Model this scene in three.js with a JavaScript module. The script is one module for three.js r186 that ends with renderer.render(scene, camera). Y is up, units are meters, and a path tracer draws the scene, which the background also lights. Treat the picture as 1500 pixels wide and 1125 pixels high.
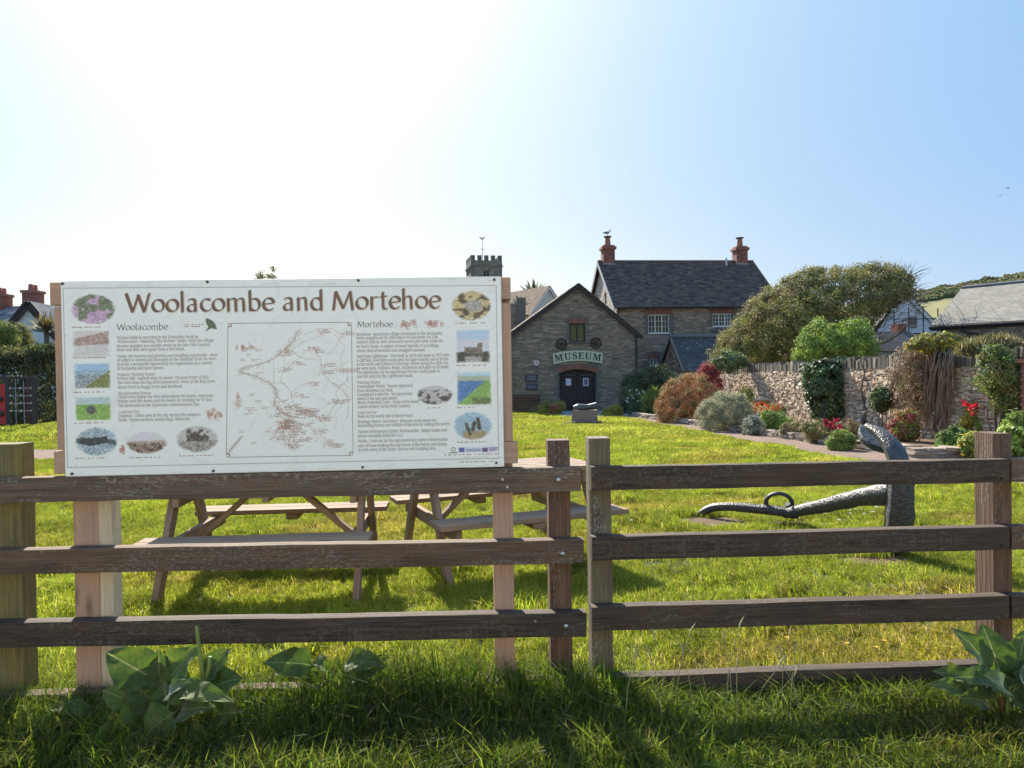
import * as THREE from 'three';
import { RoundedBoxGeometry } from 'three/addons/geometries/RoundedBoxGeometry.js';
import { mergeGeometries } from 'three/addons/utils/BufferGeometryUtils.js';

// ---------------------------------------------------------------- camera, sky, sun, exposure
const EYE = 1.5, FOCAL = 1083, PITCH = 0.0134, ROLL = 0.0142;
const scene = new THREE.Scene();
const camera = new THREE.PerspectiveCamera(2 * Math.atan(562.5 / FOCAL) * 180 / Math.PI, 4 / 3, 0.05, 3000);
camera.position.set(0, EYE, 0);
camera.rotation.order = 'YXZ';
camera.rotation.set(-PITCH, 0, -ROLL);
camera.updateMatrixWorld(true);
const renderer = new THREE.WebGLRenderer();
renderer.toneMapping = THREE.LinearToneMapping;
renderer.toneMappingExposure = 2.2;
renderer.shadowMap.enabled = true;

const SUN_AZ = 17.7 * Math.PI / 180, SUN_EL = 35 * Math.PI / 180;
const SUN = new THREE.Vector3(-Math.sin(SUN_AZ) * Math.cos(SUN_EL), Math.sin(SUN_EL), -Math.cos(SUN_AZ) * Math.cos(SUN_EL));
const sun = new THREE.DirectionalLight(new THREE.Color().setRGB(1, 0.92, 0.79), 5);
sun.position.copy(SUN).multiplyScalar(80);
sun.castShadow = true;
sun.shadow.mapSize.set(4096, 4096);
Object.assign(sun.shadow.camera, { left: -45, right: 45, top: 45, bottom: -45, near: 1, far: 220 });
scene.add(sun); scene.add(sun.target);

function makeSky() {
  const W = 1024, H = 512, data = new Float32Array(W * H * 4);
  const mix = (a, b, t) => a + (b - a) * t;
  for (let j = 0; j < H; j++) {
    const el = ((j + 0.5) / H - 0.5) * Math.PI, y = Math.sin(el), ce = Math.cos(el);
    for (let i = 0; i < W; i++) {
      const az = ((i + 0.5) / W - 0.5) * 2 * Math.PI, x = ce * Math.cos(az), z = ce * Math.sin(az);
      const g = Math.acos(Math.max(-1, Math.min(1, x * SUN.x + y * SUN.y + z * SUN.z))) * 180 / Math.PI;
      const hz = Math.exp(-Math.max(0, y) / 0.13), k = (j * W + i) * 4;                    // paler air near the horizon
      const toward = (x * SUN.x + z * SUN.z) / (Math.hypot(x, z) * Math.hypot(SUN.x, SUN.z) + 1e-6), fw = 1 + 2.6 * Math.pow(Math.max(0, toward), 6);   // haze scatters forward
      const glow = [1.85 * Math.exp(-g / 18), 1.4 * Math.exp(-g / 20), 0.5 * Math.exp(-g / 20)];   // hazy aureole round the sun
      const clear = [0.22, 0.47, 0.89], pale = [0.42, 0.30, 0.06];
      for (let c = 0; c < 3; c++) data[k + c] = (y < -0.02 ? [0.3, 0.32, 0.24][c] : clear[c] + pale[c] * hz * fw + glow[c]) / 2.2;
      data[k + 3] = 1;
    }
  }
  const t = new THREE.DataTexture(data, W, H, THREE.RGBAFormat, THREE.FloatType);
  t.mapping = THREE.EquirectangularReflectionMapping; t.magFilter = THREE.LinearFilter; t.minFilter = THREE.LinearFilter; t.needsUpdate = true;
  return t;
}
scene.background = makeSky();
scene.environment = scene.background;

// ---------------------------------------------------------------- helpers
function mulberry(a) { return () => { a |= 0; a = a + 0x6D2B79F5 | 0; let t = Math.imul(a ^ a >>> 15, 1 | a); t = t + Math.imul(t ^ t >>> 7, 61 | t) ^ t; return ((t ^ t >>> 14) >>> 0) / 4294967296; }; }
let rnd = mulberry(7);
const seed = (n) => { rnd = mulberry(n); };
const rr = (a, b) => a + (b - a) * rnd();
const gauss = () => (rnd() + rnd() + rnd() + rnd() - 2) * 1.0;
const clamp = (x, a = 0, b = 1) => Math.max(a, Math.min(b, x));
const lerp = (a, b, t) => a + (b - a) * t;
const sstep = (a, b, x) => { const t = clamp((x - a) / (b - a)); return t * t * (3 - 2 * t); };
const V = (x, y, z) => new THREE.Vector3(x, y, z);
const rgb = (r, g, b) => new THREE.Color().setRGB(r, g, b);
function hash2(x, y, s) { let h = Math.imul(x, 374761393) + Math.imul(y, 668265263) + Math.imul(s, 1274126177) | 0; h = Math.imul(h ^ h >>> 13, 1274126177); return ((h ^ h >>> 16) >>> 0) / 4294967296; }
function vnoise(x, y, s = 0) {
  const ix = Math.floor(x), iy = Math.floor(y), fx = x - ix, fy = y - iy, u = fx * fx * (3 - 2 * fx), v = fy * fy * (3 - 2 * fy);
  return lerp(lerp(hash2(ix, iy, s), hash2(ix + 1, iy, s), u), lerp(hash2(ix, iy + 1, s), hash2(ix + 1, iy + 1, s), u), v);
}
function fbm(x, y, o = 4, s = 0) { let v = 0, a = 0.5, t = 0; for (let i = 0; i < o; i++) { v += a * vnoise(x, y, s + i * 17); t += a; a *= 0.5; x *= 2.03; y *= 2.03; } return v / t; }

// photo pixel -> ray, and where that ray meets the ground, a depth or an upright plane
const rayDir = (px, py) => V((px - 750) / FOCAL, (562.5 - py) / FOCAL, -1).applyEuler(camera.rotation);
function groundY(x, z) {
  const d = -z;
  let y = -0.45 * clamp((d - 7) / 29);
  if (d > 60) y -= (d - 60) * 0.01;
  y += 0.5 * Math.exp(-Math.pow((x + 12) / 5, 2) - Math.pow((d - 24) / 5, 2));           // the grassy hump by the play area
  y += (fbm(x * 0.35, z * 0.35, 3, 5) - 0.5) * 0.05 * sstep(3.6, 6, d);
  return y;
}
const atD = (px, py, d) => { const r = rayDir(px, py); return V(0, EYE, 0).addScaledVector(r, d / -r.z); };
function onG(px, py, up = 0) {
  const r = rayDir(px, py); let t = 1;
  for (let k = 0; k < 60; k++) { const x = r.x * t, z = r.z * t, y = groundY(x, z) + up; t += ((EYE + r.y * t) - y) / Math.max(0.02, -r.y) * 0.8; t = clamp(t, 0.5, 200); }
  return V(r.x * t, groundY(r.x * t, r.z * t) + up, r.z * t);
}
// an upright plane through o, turned by yaw: pixel -> [along, up]
const upright = (o, yaw) => {
  const u = V(Math.cos(yaw), 0, -Math.sin(yaw)), n = V(Math.sin(yaw), 0, Math.cos(yaw));
  return (px, py, off = 0) => { const r = rayDir(px, py), oo = o.clone().addScaledVector(n, off), t = oo.clone().sub(camera.position).dot(n) / r.dot(n); const p = camera.position.clone().addScaledVector(r, t).sub(o); return [p.dot(u), p.y]; };
};

const taken = {};
const numbered = (n) => { const k = taken[n] = (taken[n] ?? -1) + 1; return k ? n + '_' + String(k).padStart(3, '0') : n; };
const cast = (m) => { m.castShadow = true; m.receiveShadow = true; return m; };
function tag(o, label, category, group, kind) { o.userData = { label, category }; if (group) o.userData.group = group; if (kind) o.userData.kind = kind; return o; }
function thing(name, label, category, pos = V(0, 0, 0), yaw = 0, group) {
  const o = new THREE.Group(); o.name = numbered(name); o.position.copy(pos); o.rotation.y = yaw; scene.add(o);
  return tag(o, label, category, group);
}
function part(name, geo, mat, parent, x = 0, y = 0, z = 0, ry = 0, rx = 0, rz = 0) {
  const m = cast(new THREE.Mesh(geo, mat)); m.name = name; m.position.set(x, y, z); m.rotation.set(rx, ry, rz); parent.add(m); return m;
}
function solo(name, geo, mat, label, category, group, kind) { const m = cast(new THREE.Mesh(geo, mat)); m.name = numbered(name); scene.add(m); return tag(m, label, category, group, kind); }
function struct(name, geo, mat) { const m = cast(new THREE.Mesh(geo, mat)); m.name = numbered(name); m.userData.kind = 'structure'; scene.add(m); return m; }

// textures
const toS = (c) => { c = clamp(c); return 255 * (c <= 0.0031308 ? c * 12.92 : 1.055 * Math.pow(c, 1 / 2.4) - 0.055); };
function tex(w, h, fn, color = true) {
  const d = new Uint8Array(w * h * 4);
  for (let j = 0; j < h; j++) for (let i = 0; i < w; i++) {
    const c = fn(i, j), k = (j * w + i) * 4;
    if (color) { d[k] = toS(c[0]); d[k + 1] = toS(c[1]); d[k + 2] = toS(c[2]); } else d[k] = d[k + 1] = d[k + 2] = clamp(c) * 255;
    d[k + 3] = 255;
  }
  const t = new THREE.DataTexture(d, w, h); if (color) t.colorSpace = THREE.SRGBColorSpace;
  t.magFilter = THREE.LinearFilter; t.minFilter = THREE.LinearMipmapLinearFilter; t.wrapS = t.wrapT = THREE.MirroredRepeatWrapping; t.needsUpdate = true; return t;
}
// weathered timber: u along the grain (1 unit = 2 m), v across (1 unit = 0.5 m)
function woodMat(s, base, o = {}) {
  const { lichen = 0.3, crack = 0.5, contrast = 0.5, rough = 0.85, bump = 0.003, knots = 6, tint = [1, 0.9, 0.8], spot = [0.34, 0.35, 0.31], worn = 0.3 } = o;
  const W = 1024, H = 256, hgt = new Float32Array(W * H);
  const kn = Array.from({ length: knots }, (_, i) => [hash2(i, 3, s) * W, hash2(i, 7, s) * H, 6 + 9 * hash2(i, 9, s)]);
  const col = tex(W, H, (i, j) => {
    let x = i / W * 8, y = j / H * 8, bend = 0, kd = 0;
    for (const [kx, ky, kr] of kn) { const dx = (i - kx) / 3.2, dy = j - ky, q = Math.exp(-(dx * dx + dy * dy) / (kr * kr * 2)); bend += q * (dy > 0 ? 0.5 : -0.5); kd = Math.max(kd, Math.exp(-(dx * dx + dy * dy) / (kr * kr * 0.35))); }
    const gr = fbm(x * 0.7, (y - bend) * 9, 4, s), fine = fbm(x * 2.6, (y - bend) * 34, 2, s + 40), blot = fbm(x * 1.1, y * 1.0, 4, s + 80);
    const ck = Math.abs(fbm(x * 0.5, (y - bend) * 4, 3, s + 120) - 0.5), cr = crack * sstep(0.016, 0.0, ck) * sstep(0.42, 0.6, fbm(x * 0.5, y * 1.3, 2, s + 140));
    const li = lichen * sstep(0.58, 0.70, fbm(x * 22, y * 13, 3, s + 200)) * sstep(0.42, 0.62, fbm(x * 0.9, y * 0.9, 3, s + 230));
    const ws = worn * sstep(0.55, 0.78, fbm(x * 1.4, y * 6, 4, s + 260));
    let k = 1 + contrast * ((gr - 0.5) * 1.6 + (fine - 0.5) * 0.9 + (blot - 0.5) * 1.5);
    k *= 1 - 0.75 * cr; k *= 1 - 0.6 * kd;
    hgt[j * W + i] = clamp(0.5 + (gr - 0.5) * 0.7 + (fine - 0.5) * 0.5 - cr * 0.9 + li * 0.25);
    const wv = (blot - 0.5) * 2;
    return base.map((b, c) => { let v = b * k * lerp(1, tint[c], clamp(0.5 + wv)); v = lerp(v, spot[c] * 0.55, ws); return lerp(v, spot[c], li); });
  });
  const bmp = tex(W, H, (i, j) => hgt[j * W + i], false);
  return new THREE.MeshStandardMaterial({ map: col, bumpMap: bmp, bumpScale: bump, roughness: rough });
}
// gives a box-like geometry uv along its longest side
function grainUV(g, su = 2, sv = 0.5, axis) {
  g.computeBoundingBox(); const s = g.boundingBox.getSize(V(0, 0, 0)).toArray(), L = axis ?? s.indexOf(Math.max(...s)), P = g.attributes.position, N = g.attributes.normal, uv = new Float32Array(P.count * 2), a = rnd() * 7, b = rnd() * 7;
  const [A, B] = [0, 1, 2].filter((k) => k !== L);
  for (let i = 0; i < P.count; i++) {
    const p = [P.getX(i), P.getY(i), P.getZ(i)], n = [N.getX(i), N.getY(i), N.getZ(i)].map(Math.abs);
    if (n[L] > 0.8) { uv[i * 2] = p[A] / sv * 0.3 + a; uv[i * 2 + 1] = p[B] / sv + b; } else { uv[i * 2] = p[L] / su + a; uv[i * 2 + 1] = (n[A] > n[B] ? p[B] : p[A] + s[A] + s[B]) / sv + b; }
  }
  g.setAttribute('uv', new THREE.BufferAttribute(uv, 2)); return g;
}
// a sawn timber with slightly worn edges
function timber(w, h, d, bev = 0.006, wob = 0) {
  const g = new RoundedBoxGeometry(w, h, d, 1, bev);
  if (wob) {
    const big = Math.max(w, h, d), seg = Math.max(2, Math.round(big / 0.12)), s = [w, h, d], L = s.indexOf(big), g2 = new THREE.BoxGeometry(w - 2 * bev, h, d - 0, ...[0, 1, 2].map((k) => k === L ? seg : 2));
    const P = g2.attributes.position, o = rnd() * 50;
    for (let i = 0; i < P.count; i++) {
      const p = [P.getX(i), P.getY(i), P.getZ(i)], [A, B] = [0, 1, 2].filter((k) => k !== L), ea = Math.abs(p[A]) > s[A] * 0.49, eb = Math.abs(p[B]) > s[B] * 0.49;
      const q = [...p]; q[A] += (vnoise(p[L] * 3 + o, p[B] * 9, 1) - 0.5) * wob; q[B] += (vnoise(p[L] * 3 + o, p[A] * 9 + 7, 2) - 0.5) * wob;
      if (ea && eb) { q[A] -= Math.sign(p[A]) * (bev * 0.5 + wob * 0.5 * vnoise(p[L] * 14 + o, 3, 4)); q[B] -= Math.sign(p[B]) * (bev * 0.5 + wob * 0.5 * vnoise(p[L] * 14 + o, 9, 5)); }
      P.setXYZ(i, ...q);
    }
    g2.computeVertexNormals(); return grainUV(g2);
  }
  return grainUV(g);
}
// collects many small boxes, leaves and strips into one geometry with vertex colours
class Acc {
  constructor() { this.p = []; this.n = []; this.c = []; this.i = []; }
  vert(x, y, z, nx, ny, nz, c) { this.p.push(x, y, z); this.n.push(nx, ny, nz); this.c.push(c[0], c[1], c[2]); return this.p.length / 3 - 1; }
  quad(a, b, c, d, col) {
    const n = b.clone().sub(a).cross(d.clone().sub(a)).normalize(), k = [a, b, c, d].map((q) => this.vert(q.x, q.y, q.z, n.x, n.y, n.z, col));
    this.i.push(k[0], k[1], k[2], k[0], k[2], k[3]);
  }
  box(cx, cy, cz, w, h, d, col, j = 0, M) {
    const q = []; for (let k = 0; k < 8; k++) { const v = V(cx + (k & 1 ? w : -w) / 2 + gauss() * j, cy + (k & 2 ? h : -h) / 2 + gauss() * j * 0.6, cz + (k & 4 ? d : -d) / 2 + gauss() * j * 0.6); if (M) v.applyMatrix4(M); q.push(v); }
    for (const [a, b, c, e] of [[4, 5, 7, 6], [1, 0, 2, 3], [5, 1, 3, 7], [0, 4, 6, 2], [6, 7, 3, 2], [0, 1, 5, 4]]) this.quad(q[a], q[b], q[c], q[e], col);
  }
  facing(p, n, len, wid, col, fold = 0.12) { const dir = n.clone().cross(randDir()).normalize(); this.leaf(p, dir, n.clone().cross(dir).normalize(), len, wid, col, fold); }
  leaf(p, dir, side, len, wid, col, fold = 0.15) {
    const n = dir.clone().cross(side).normalize(), m = p.clone().addScaledVector(dir, len * 0.5), t = p.clone().addScaledVector(dir, len).addScaledVector(n, -fold * len);
    const l = m.clone().addScaledVector(side, wid / 2), r = m.clone().addScaledVector(side, -wid / 2);
    const k = [p, r, t, l].map((q) => this.vert(q.x, q.y, q.z, n.x, n.y, n.z, col)); this.i.push(k[0], k[1], k[2], k[0], k[2], k[3]);
  }
  geo() {
    const g = new THREE.BufferGeometry(); g.setAttribute('position', new THREE.Float32BufferAttribute(this.p, 3)); g.setAttribute('normal', new THREE.Float32BufferAttribute(this.n, 3)); g.setAttribute('color', new THREE.Float32BufferAttribute(this.c, 3)); g.setIndex(this.i); return g;
  }
}
const randDir = () => { const z = rr(-1, 1), a = rr(0, 6.2832), s = Math.sqrt(1 - z * z); return V(s * Math.cos(a), z, s * Math.sin(a)); };
// a tube through points with its own radius at each, uneven when rough > 0
function limb(pts, radii, sides = 8, rough = 0, flat = 1, twist = 0) {
  const cv = new THREE.CatmullRomCurve3(pts), N = Math.max(4, pts.length * 4), fr = cv.computeFrenetFrames(N, false), p = [], idx = [], uv = [], o = rnd() * 99;
  for (let i = 0; i <= N; i++) {
    const t = i / N, c = cv.getPointAt(t), f = t * (radii.length - 1), k = Math.min(radii.length - 2, Math.floor(f)), r = lerp(radii[k], radii[k + 1], f - k);
    for (let s = 0; s <= sides; s++) {
      const a = (s % sides) / sides * 6.28318 + twist, q = r * (1 + rough * (fbm(t * 14 + o, (s % sides) * 1.3, 3, 8) - 0.5) * 2), v = c.clone().addScaledVector(fr.normals[i], Math.cos(a) * q).addScaledVector(fr.binormals[i], Math.sin(a) * q * flat);
      p.push(v.x, v.y, v.z); uv.push(t * 4, s / sides);
      if (i < N && s < sides) { const b = i * (sides + 1) + s; idx.push(b, b + sides + 1, b + 1, b + 1, b + sides + 1, b + sides + 2); }
    }
  }
  const e0 = p.length / 3; p.push(...pts[0].toArray(), ...pts[pts.length - 1].toArray()); uv.push(0, 0, 1, 0);
  for (let s = 0; s < sides; s++) { idx.push(e0, s, s + 1, e0 + 1, N * (sides + 1) + s + 1, N * (sides + 1) + s); }
  const g = new THREE.BufferGeometry(); g.setAttribute('position', new THREE.Float32BufferAttribute(p, 3)); g.setAttribute('uv', new THREE.Float32BufferAttribute(uv, 2)); g.setIndex(idx); g.computeVertexNormals(); return g;
}
const std = (r, g, b, rough = 0.85, o = {}) => new THREE.MeshStandardMaterial({ color: rgb(r, g, b), roughness: rough, ...o });
const vcol = (rough = 0.9, o = {}) => new THREE.MeshStandardMaterial({ color: 0xffffff, vertexColors: true, roughness: rough, ...o });
const leafMat = (tr = 0.4, rough = 1, o = {}) => new THREE.MeshPhysicalMaterial({ color: 0xffffff, vertexColors: true, roughness: rough, transmission: tr, thickness: 0, side: THREE.DoubleSide, ...o });
const jit = (c, a, b = a) => { const k = 1 + (rnd() - 0.5) * 2 * a; return [c[0] * k * (1 + (rnd() - 0.5) * b), c[1] * k, c[2] * k * (1 + (rnd() - 0.5) * b)]; };
// ---------------------------------------------------------------- ground, road, paths
const curve = (pts) => { const a = pts.map(([x, y]) => { const p = onG(x, y); return [-p.z, p.x]; }).sort((q, w) => q[0] - w[0]); return (d) => { let k = 0; while (k < a.length - 2 && d > a[k + 1][0]) k++; const t = (d - a[k][0]) / (a[k + 1][0] - a[k][0]); return lerp(a[k][1], a[k + 1][1], clamp(t, -2, 2)); }; };
const lawnEdge = curve([[925, 615], [950, 620], [1010, 632], [1100, 649], [1180, 663], [1240, 674], [1400, 697]]);
const bedEdge = curve([[915, 608.5], [940, 612.5], [970, 617], [1030, 626], [1100, 637], [1180, 648], [1240, 657], [1290, 663]]);
const BED_NEAR = 13.2, wallX = (d) => 9.85 - (d - 13) * 0.075;
const onPath = (x, d) => x > lawnEdge(d) && d > 8.6 && d < 31.5 && (d < BED_NEAR ? x < 14 : x < bedEdge(d) + 0.1);
const onBed = (x, d) => d > BED_NEAR && d < 32 && x > bedEdge(d) && x < 14;
const SOIL = [[onG(1036, 766), 0.42, 0.3], [onG(1288, 824), 0.36, 0.16], [onG(1120, 768), 0.5, 0.08], [onG(880, 611), 0.6, 0.5]];
const onForecourt = (x, d) => d > 31.5 && d < 39.5 && x > 2.0 && x < 9;
const onLeftGravel = (x, d) => x < -6.2 && x > -13 && Math.abs(d - 15.8 + (x + 9) * 0.14) < 0.95;
seed(11);
const groundTex = tex(512, 512, (i, j) => { const a = fbm(i / 26, j / 26, 5, 3), b = fbm(i / 5, j / 5, 3, 9); const k = 0.6 + 0.8 * b, s = sstep(0.35, 0.7, a); return [lerp(0.075, 0.05, s) * k, lerp(0.066, 0.085, s) * k, lerp(0.035, 0.018, s) * k]; });
groundTex.repeat.set(0.5, 0.5);
function sheet(x0, x1, d0, d1, nx, nd, up, keep, mapD = (t) => t) {
  const p = [], uv = [], idx = [], ok = [];
  for (let j = 0; j <= nd; j++) for (let i = 0; i <= nx; i++) {
    const t = mapD(j / nd), d = lerp(d0, d1, t), x = typeof x0 === 'function' ? lerp(x0(d), x1(d), i / nx) : lerp(x0, x1, i / nx);
    p.push(x, groundY(x, -d) + up, -d); uv.push(x, -d); ok.push(!keep || keep(x, d));
    if (i < nx && j < nd) { const b = j * (nx + 1) + i; idx.push([b, b + 1, b + nx + 2], [b, b + nx + 2, b + nx + 1]); }
  }
  const g = new THREE.BufferGeometry(); g.setAttribute('position', new THREE.Float32BufferAttribute(p, 3)); g.setAttribute('uv', new THREE.Float32BufferAttribute(uv, 2)); g.setIndex(idx.filter((t) => t.every((k) => ok[k])).flat()); g.computeVertexNormals(); return g;
}
const groundMat = new THREE.MeshStandardMaterial({ map: groundTex, roughness: 1 });
struct('ground', sheet((d) => -14 - Math.max(0, d) * 1.1, (d) => 14 + Math.max(0, d) * 1.1, -2.2, 700, 120, 260, 0, null, (t) => 0.02 * t + 0.98 * t * t * t * t), groundMat);
// unseen road added behind the camera; its pale top bounces sun onto the board
const roadTex = tex(256, 256, (i, j) => { const b = fbm(i / 3, j / 3, 3, 2), a = fbm(i / 40, j / 40, 3, 6); const k = 0.30 * (0.7 + 0.5 * b) * (0.8 + 0.4 * a); return [k, k * 0.98, k * 0.93]; });
{ const g = new THREE.PlaneGeometry(60, 9); g.rotateX(-Math.PI / 2); const m = struct('road', g, new THREE.MeshStandardMaterial({ map: roadTex, roughness: 0.95 })); roadTex.repeat.set(30, 4.5); m.position.set(0, -0.06, 6.6); }
{ const m = struct('kerb', new THREE.BoxGeometry(60, 0.16, 0.14), std(0.3, 0.29, 0.27, 0.9)); m.position.set(0, -0.02, 2.07); }
const gravelTex = tex(512, 512, (i, j) => { const a = hash2(i >> 1, j >> 1, 1), b = fbm(i / 4, j / 4, 3, 3), c = fbm(i / 60, j / 60, 3, 8), k = 0.5 + 0.75 * b + 0.35 * (a - 0.5); const w = 0.8 + 0.4 * c; return [0.27 * k * w, 0.185 * k * w, 0.145 * k * w]; });
gravelTex.repeat.set(0.8, 0.8);
const gravelBump = tex(256, 256, (i, j) => 0.5 * fbm(i / 3, j / 3, 2, 3) + 0.5 * hash2(i >> 1, j >> 1, 1), false); gravelBump.repeat.set(1.6, 1.6);
const gravelMat = new THREE.MeshStandardMaterial({ map: gravelTex, bumpMap: gravelBump, bumpScale: 0.012, roughness: 1 });
struct('gravel_path', sheet(3.5, 14, 8.6, 31.5, 150, 260, 0.016, onPath), gravelMat);
struct('gravel_path', sheet(-13, -6, 13, 18.5, 70, 70, 0.016, onLeftGravel), gravelMat);
const soilTex = tex(256, 256, (i, j) => { const b = fbm(i / 6, j / 6, 4, 3), a = hash2(i, j, 4), k = 0.45 + 0.9 * b + 0.25 * (a - 0.5); return [0.20 * k, 0.125 * k, 0.075 * k]; });
const soilMat = new THREE.MeshStandardMaterial({ map: soilTex, bumpMap: gravelBump, bumpScale: 0.02, roughness: 1 });
struct('flower_bed', sheet(4.5, 14, BED_NEAR, 32, 80, 120, 0.06, onBed), soilMat);
struct('forecourt', sheet(2, 9, 31.5, 39.5, 14, 16, 0.012, null), new THREE.MeshStandardMaterial({ map: roadTex, roughness: 0.95 }));
SOIL.forEach(([c, rx, rd], k) => struct('bare_soil', sheet(c.x - rx, c.x + rx, -c.z - rd, -c.z + rd, 16, 16, 0.014 + k * 0.0005, (x, d) => Math.hypot((x - c.x) / rx, (d + c.z) / rd) < 0.9 + 0.1 * Math.sin(x * 19 + d * 13)), soilMat));

// ---------------------------------------------------------------- grass
function bladePatch(n, size, h0, h1, w, bend, cols, spread = 0.5) {
  const a = new Acc();
  for (let k = 0; k < n; k++) {
    const x = rr(-size, size) / 2, z = rr(-size, size) / 2, h = rr(h0, h1), az = rr(0, 6.283), lean = rr(0.05, spread) * h, ww = w * rr(0.7, 1.25), c = jit(cols[Math.floor(rnd() * cols.length)], 0.25, 0.2);
    const dx = Math.cos(az), dz = Math.sin(az), fa = rr(0, 6.283), sx = Math.cos(fa) * ww / 2, sz = Math.sin(fa) * ww / 2, b = bend * rr(0.2, 1);
    const m = V(x + dx * lean * 0.35, h * 0.55, z + dz * lean * 0.35), t = V(x + dx * lean * (1 + b), h * (1 - b * 0.35), z + dz * lean * (1 + b));
    const nn = V(-sz, 0.35 * ww, sx).normalize(), i = [V(x - sx, -0.012, z - sz), V(x + sx, -0.012, z + sz), V(m.x + sx * 0.85, m.y, m.z + sz * 0.85), V(m.x - sx * 0.85, m.y, m.z - sz * 0.85), t].map((q) => a.vert(q.x, q.y, q.z, nn.x, nn.y, nn.z, c));
    a.i.push(i[0], i[1], i[2], i[0], i[2], i[3], i[3], i[2], i[4]);
  }
  return a.geo();
}
const grassMat = leafMat(0.5, 1, { specularIntensity: 0.25 });
const GREEN = [[0.32, 0.405, 0.025], [0.37, 0.43, 0.032], [0.25, 0.355, 0.022], [0.42, 0.45, 0.05], [0.47, 0.44, 0.15]];
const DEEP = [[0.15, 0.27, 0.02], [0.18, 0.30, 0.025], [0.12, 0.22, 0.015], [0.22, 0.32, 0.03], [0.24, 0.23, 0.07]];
const blocked = (x, d) => onPath(x, d) || onBed(x, d) || onForecourt(x, d) || onLeftGravel(x, d) || SOIL.some(([c, rx, rd]) => Math.hypot((x - c.x) / rx, (d + c.z) / rd) < 0.86 + 0.2 * (fbm(x * 6, d * 6, 2, 4) - 0.5));
function grassField(name, label, geo, d0, d1, perM2, x0f, x1f, scaleF, colorF, blk = blocked) {
  const list = [];
  const N = Math.round((d1 - d0) * ((x1f(d0) - x0f(d0) + x1f(d1) - x0f(d1)) / 2) * perM2), wm = Math.max(x1f(d1) - x0f(d1), x1f(d0) - x0f(d0));
  for (let k = 0; list.length < N && k < N * 4; k++) {
    const d = rr(d0, d1), x = rr(x0f(d1) < x0f(d0) ? x0f(d1) : x0f(d0), Math.max(x1f(d1), x1f(d0)));
    if (x < x0f(d) || x > x1f(d) || blk(x, d)) continue;
    list.push([x, d]);
  }
  const m = new THREE.InstancedMesh(geo, grassMat, list.length), M = new THREE.Matrix4(), q = new THREE.Quaternion(), up = V(0, 1, 0), c = new THREE.Color();
  list.forEach(([x, d], k) => {
    const s = scaleF(x, d); q.setFromAxisAngle(up, rr(0, 6.283));
    M.compose(V(x, groundY(x, -d), -d), q, V(lerp(1, s, 0.5), s, lerp(1, s, 0.5))); m.setMatrixAt(k, M);
    const [r, g, b] = colorF(x, d); m.setColorAt(k, c.setRGB(r, g, b));
  });
  m.name = numbered(name); cast(m); scene.add(m); tag(m, label, 'grass', null, 'stuff'); return m;
}
const edgeL = (d) => -d * 0.74 - 0.5, edgeR = (d) => d * 0.74 + 0.5;
const lawnTone = (x, d) => { const a = fbm(x * 0.55, d * 0.55, 4, 21), b = fbm(x * 2.4, d * 2.4, 2, 33), dry = sstep(0.56, 0.74, fbm(x * 1.1, d * 1.1, 3, 55)); const weed = sstep(0.66, 0.74, fbm(x * 3.1, d * 3.1, 3, 101)), k = (0.50 + 0.58 * a + 0.5 * b + rr(-0.12, 0.12)) * (1 - 0.42 * weed); return [k * (1 + 0.3 * dry), k * (1 + 0.04 * dry), k * (1 + 0.6 * dry)]; };
const lawnH = (x, d) => (0.55 + 0.9 * fbm(x * 1.6, d * 1.6, 3, 61)) * rr(0.75, 1.25) * (fbm(x * 2.1, d * 2.1, 2, 91) > 0.70 ? 1.7 : 1);
seed(21);
const lawnPatch = bladePatch(60, 0.12, 0.03, 0.075, 0.0045, 0.8, GREEN, 1.2);
grassField('lawn_grass', 'bright sunlit lawn grass just behind the fence and round the picnic tables', lawnPatch, 3.45, 9.5, 230, edgeL, edgeR, lawnH, lawnTone);
const midPatch = bladePatch(70, 0.26, 0.035, 0.07, 0.009, 0.8, GREEN, 1.2);
grassField('lawn_grass', 'short sunlit lawn grass in the middle of the garden beyond the tables', midPatch, 9.5, 19, 75, edgeL, (d) => Math.min(edgeR(d), 11), lawnH, lawnTone);
const farPatch = bladePatch(80, 0.55, 0.04, 0.075, 0.018, 0.8, GREEN, 1.2);
grassField('lawn_grass', 'short lawn grass at the far side of the garden before the museum', farPatch, 19, 39, 26, edgeL, (d) => Math.min(edgeR(d), 11), lawnH, lawnTone);
grassField('rough_grass', 'rough grass beyond the hedge and garden wall', farPatch, 39, 62, 3, edgeL, edgeR, () => 1.5, (x, d) => [0.8, 0.8, 0.8]);
// long grass along the foot of the fence and on the verge
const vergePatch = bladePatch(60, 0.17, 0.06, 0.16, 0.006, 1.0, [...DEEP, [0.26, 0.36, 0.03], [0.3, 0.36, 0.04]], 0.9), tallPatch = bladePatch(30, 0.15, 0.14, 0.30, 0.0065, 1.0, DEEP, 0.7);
const fenceD = (x) => 3.331 + x * 0.0442;
const vergeTone = (x, d) => { const a = fbm(x * 1.3, d * 1.3, 3, 71), dry = sstep(0.55, 0.72, fbm(x * 1.7 + 4, d * 1.7, 3, 75)); const k = 0.38 + 0.75 * a + rr(-0.12, 0.15); return [k * (1 + 0.3 * dry), k * (1 + 0.05 * dry), k * (1 + 0.3 * dry)]; };
const none = () => false;
grassField('verge_grass', 'uneven grass verge between the fence and the road', vergePatch, 2.15, 3.5, 260, () => -3.1, () => 3.3, (x, d) => rr(0.6, 1.25) * (x > 0.7 ? 0.6 : 1) * (0.6 + 0.8 * fbm(x * 2, d * 2, 2, 81)), vergeTone, none);
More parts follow.
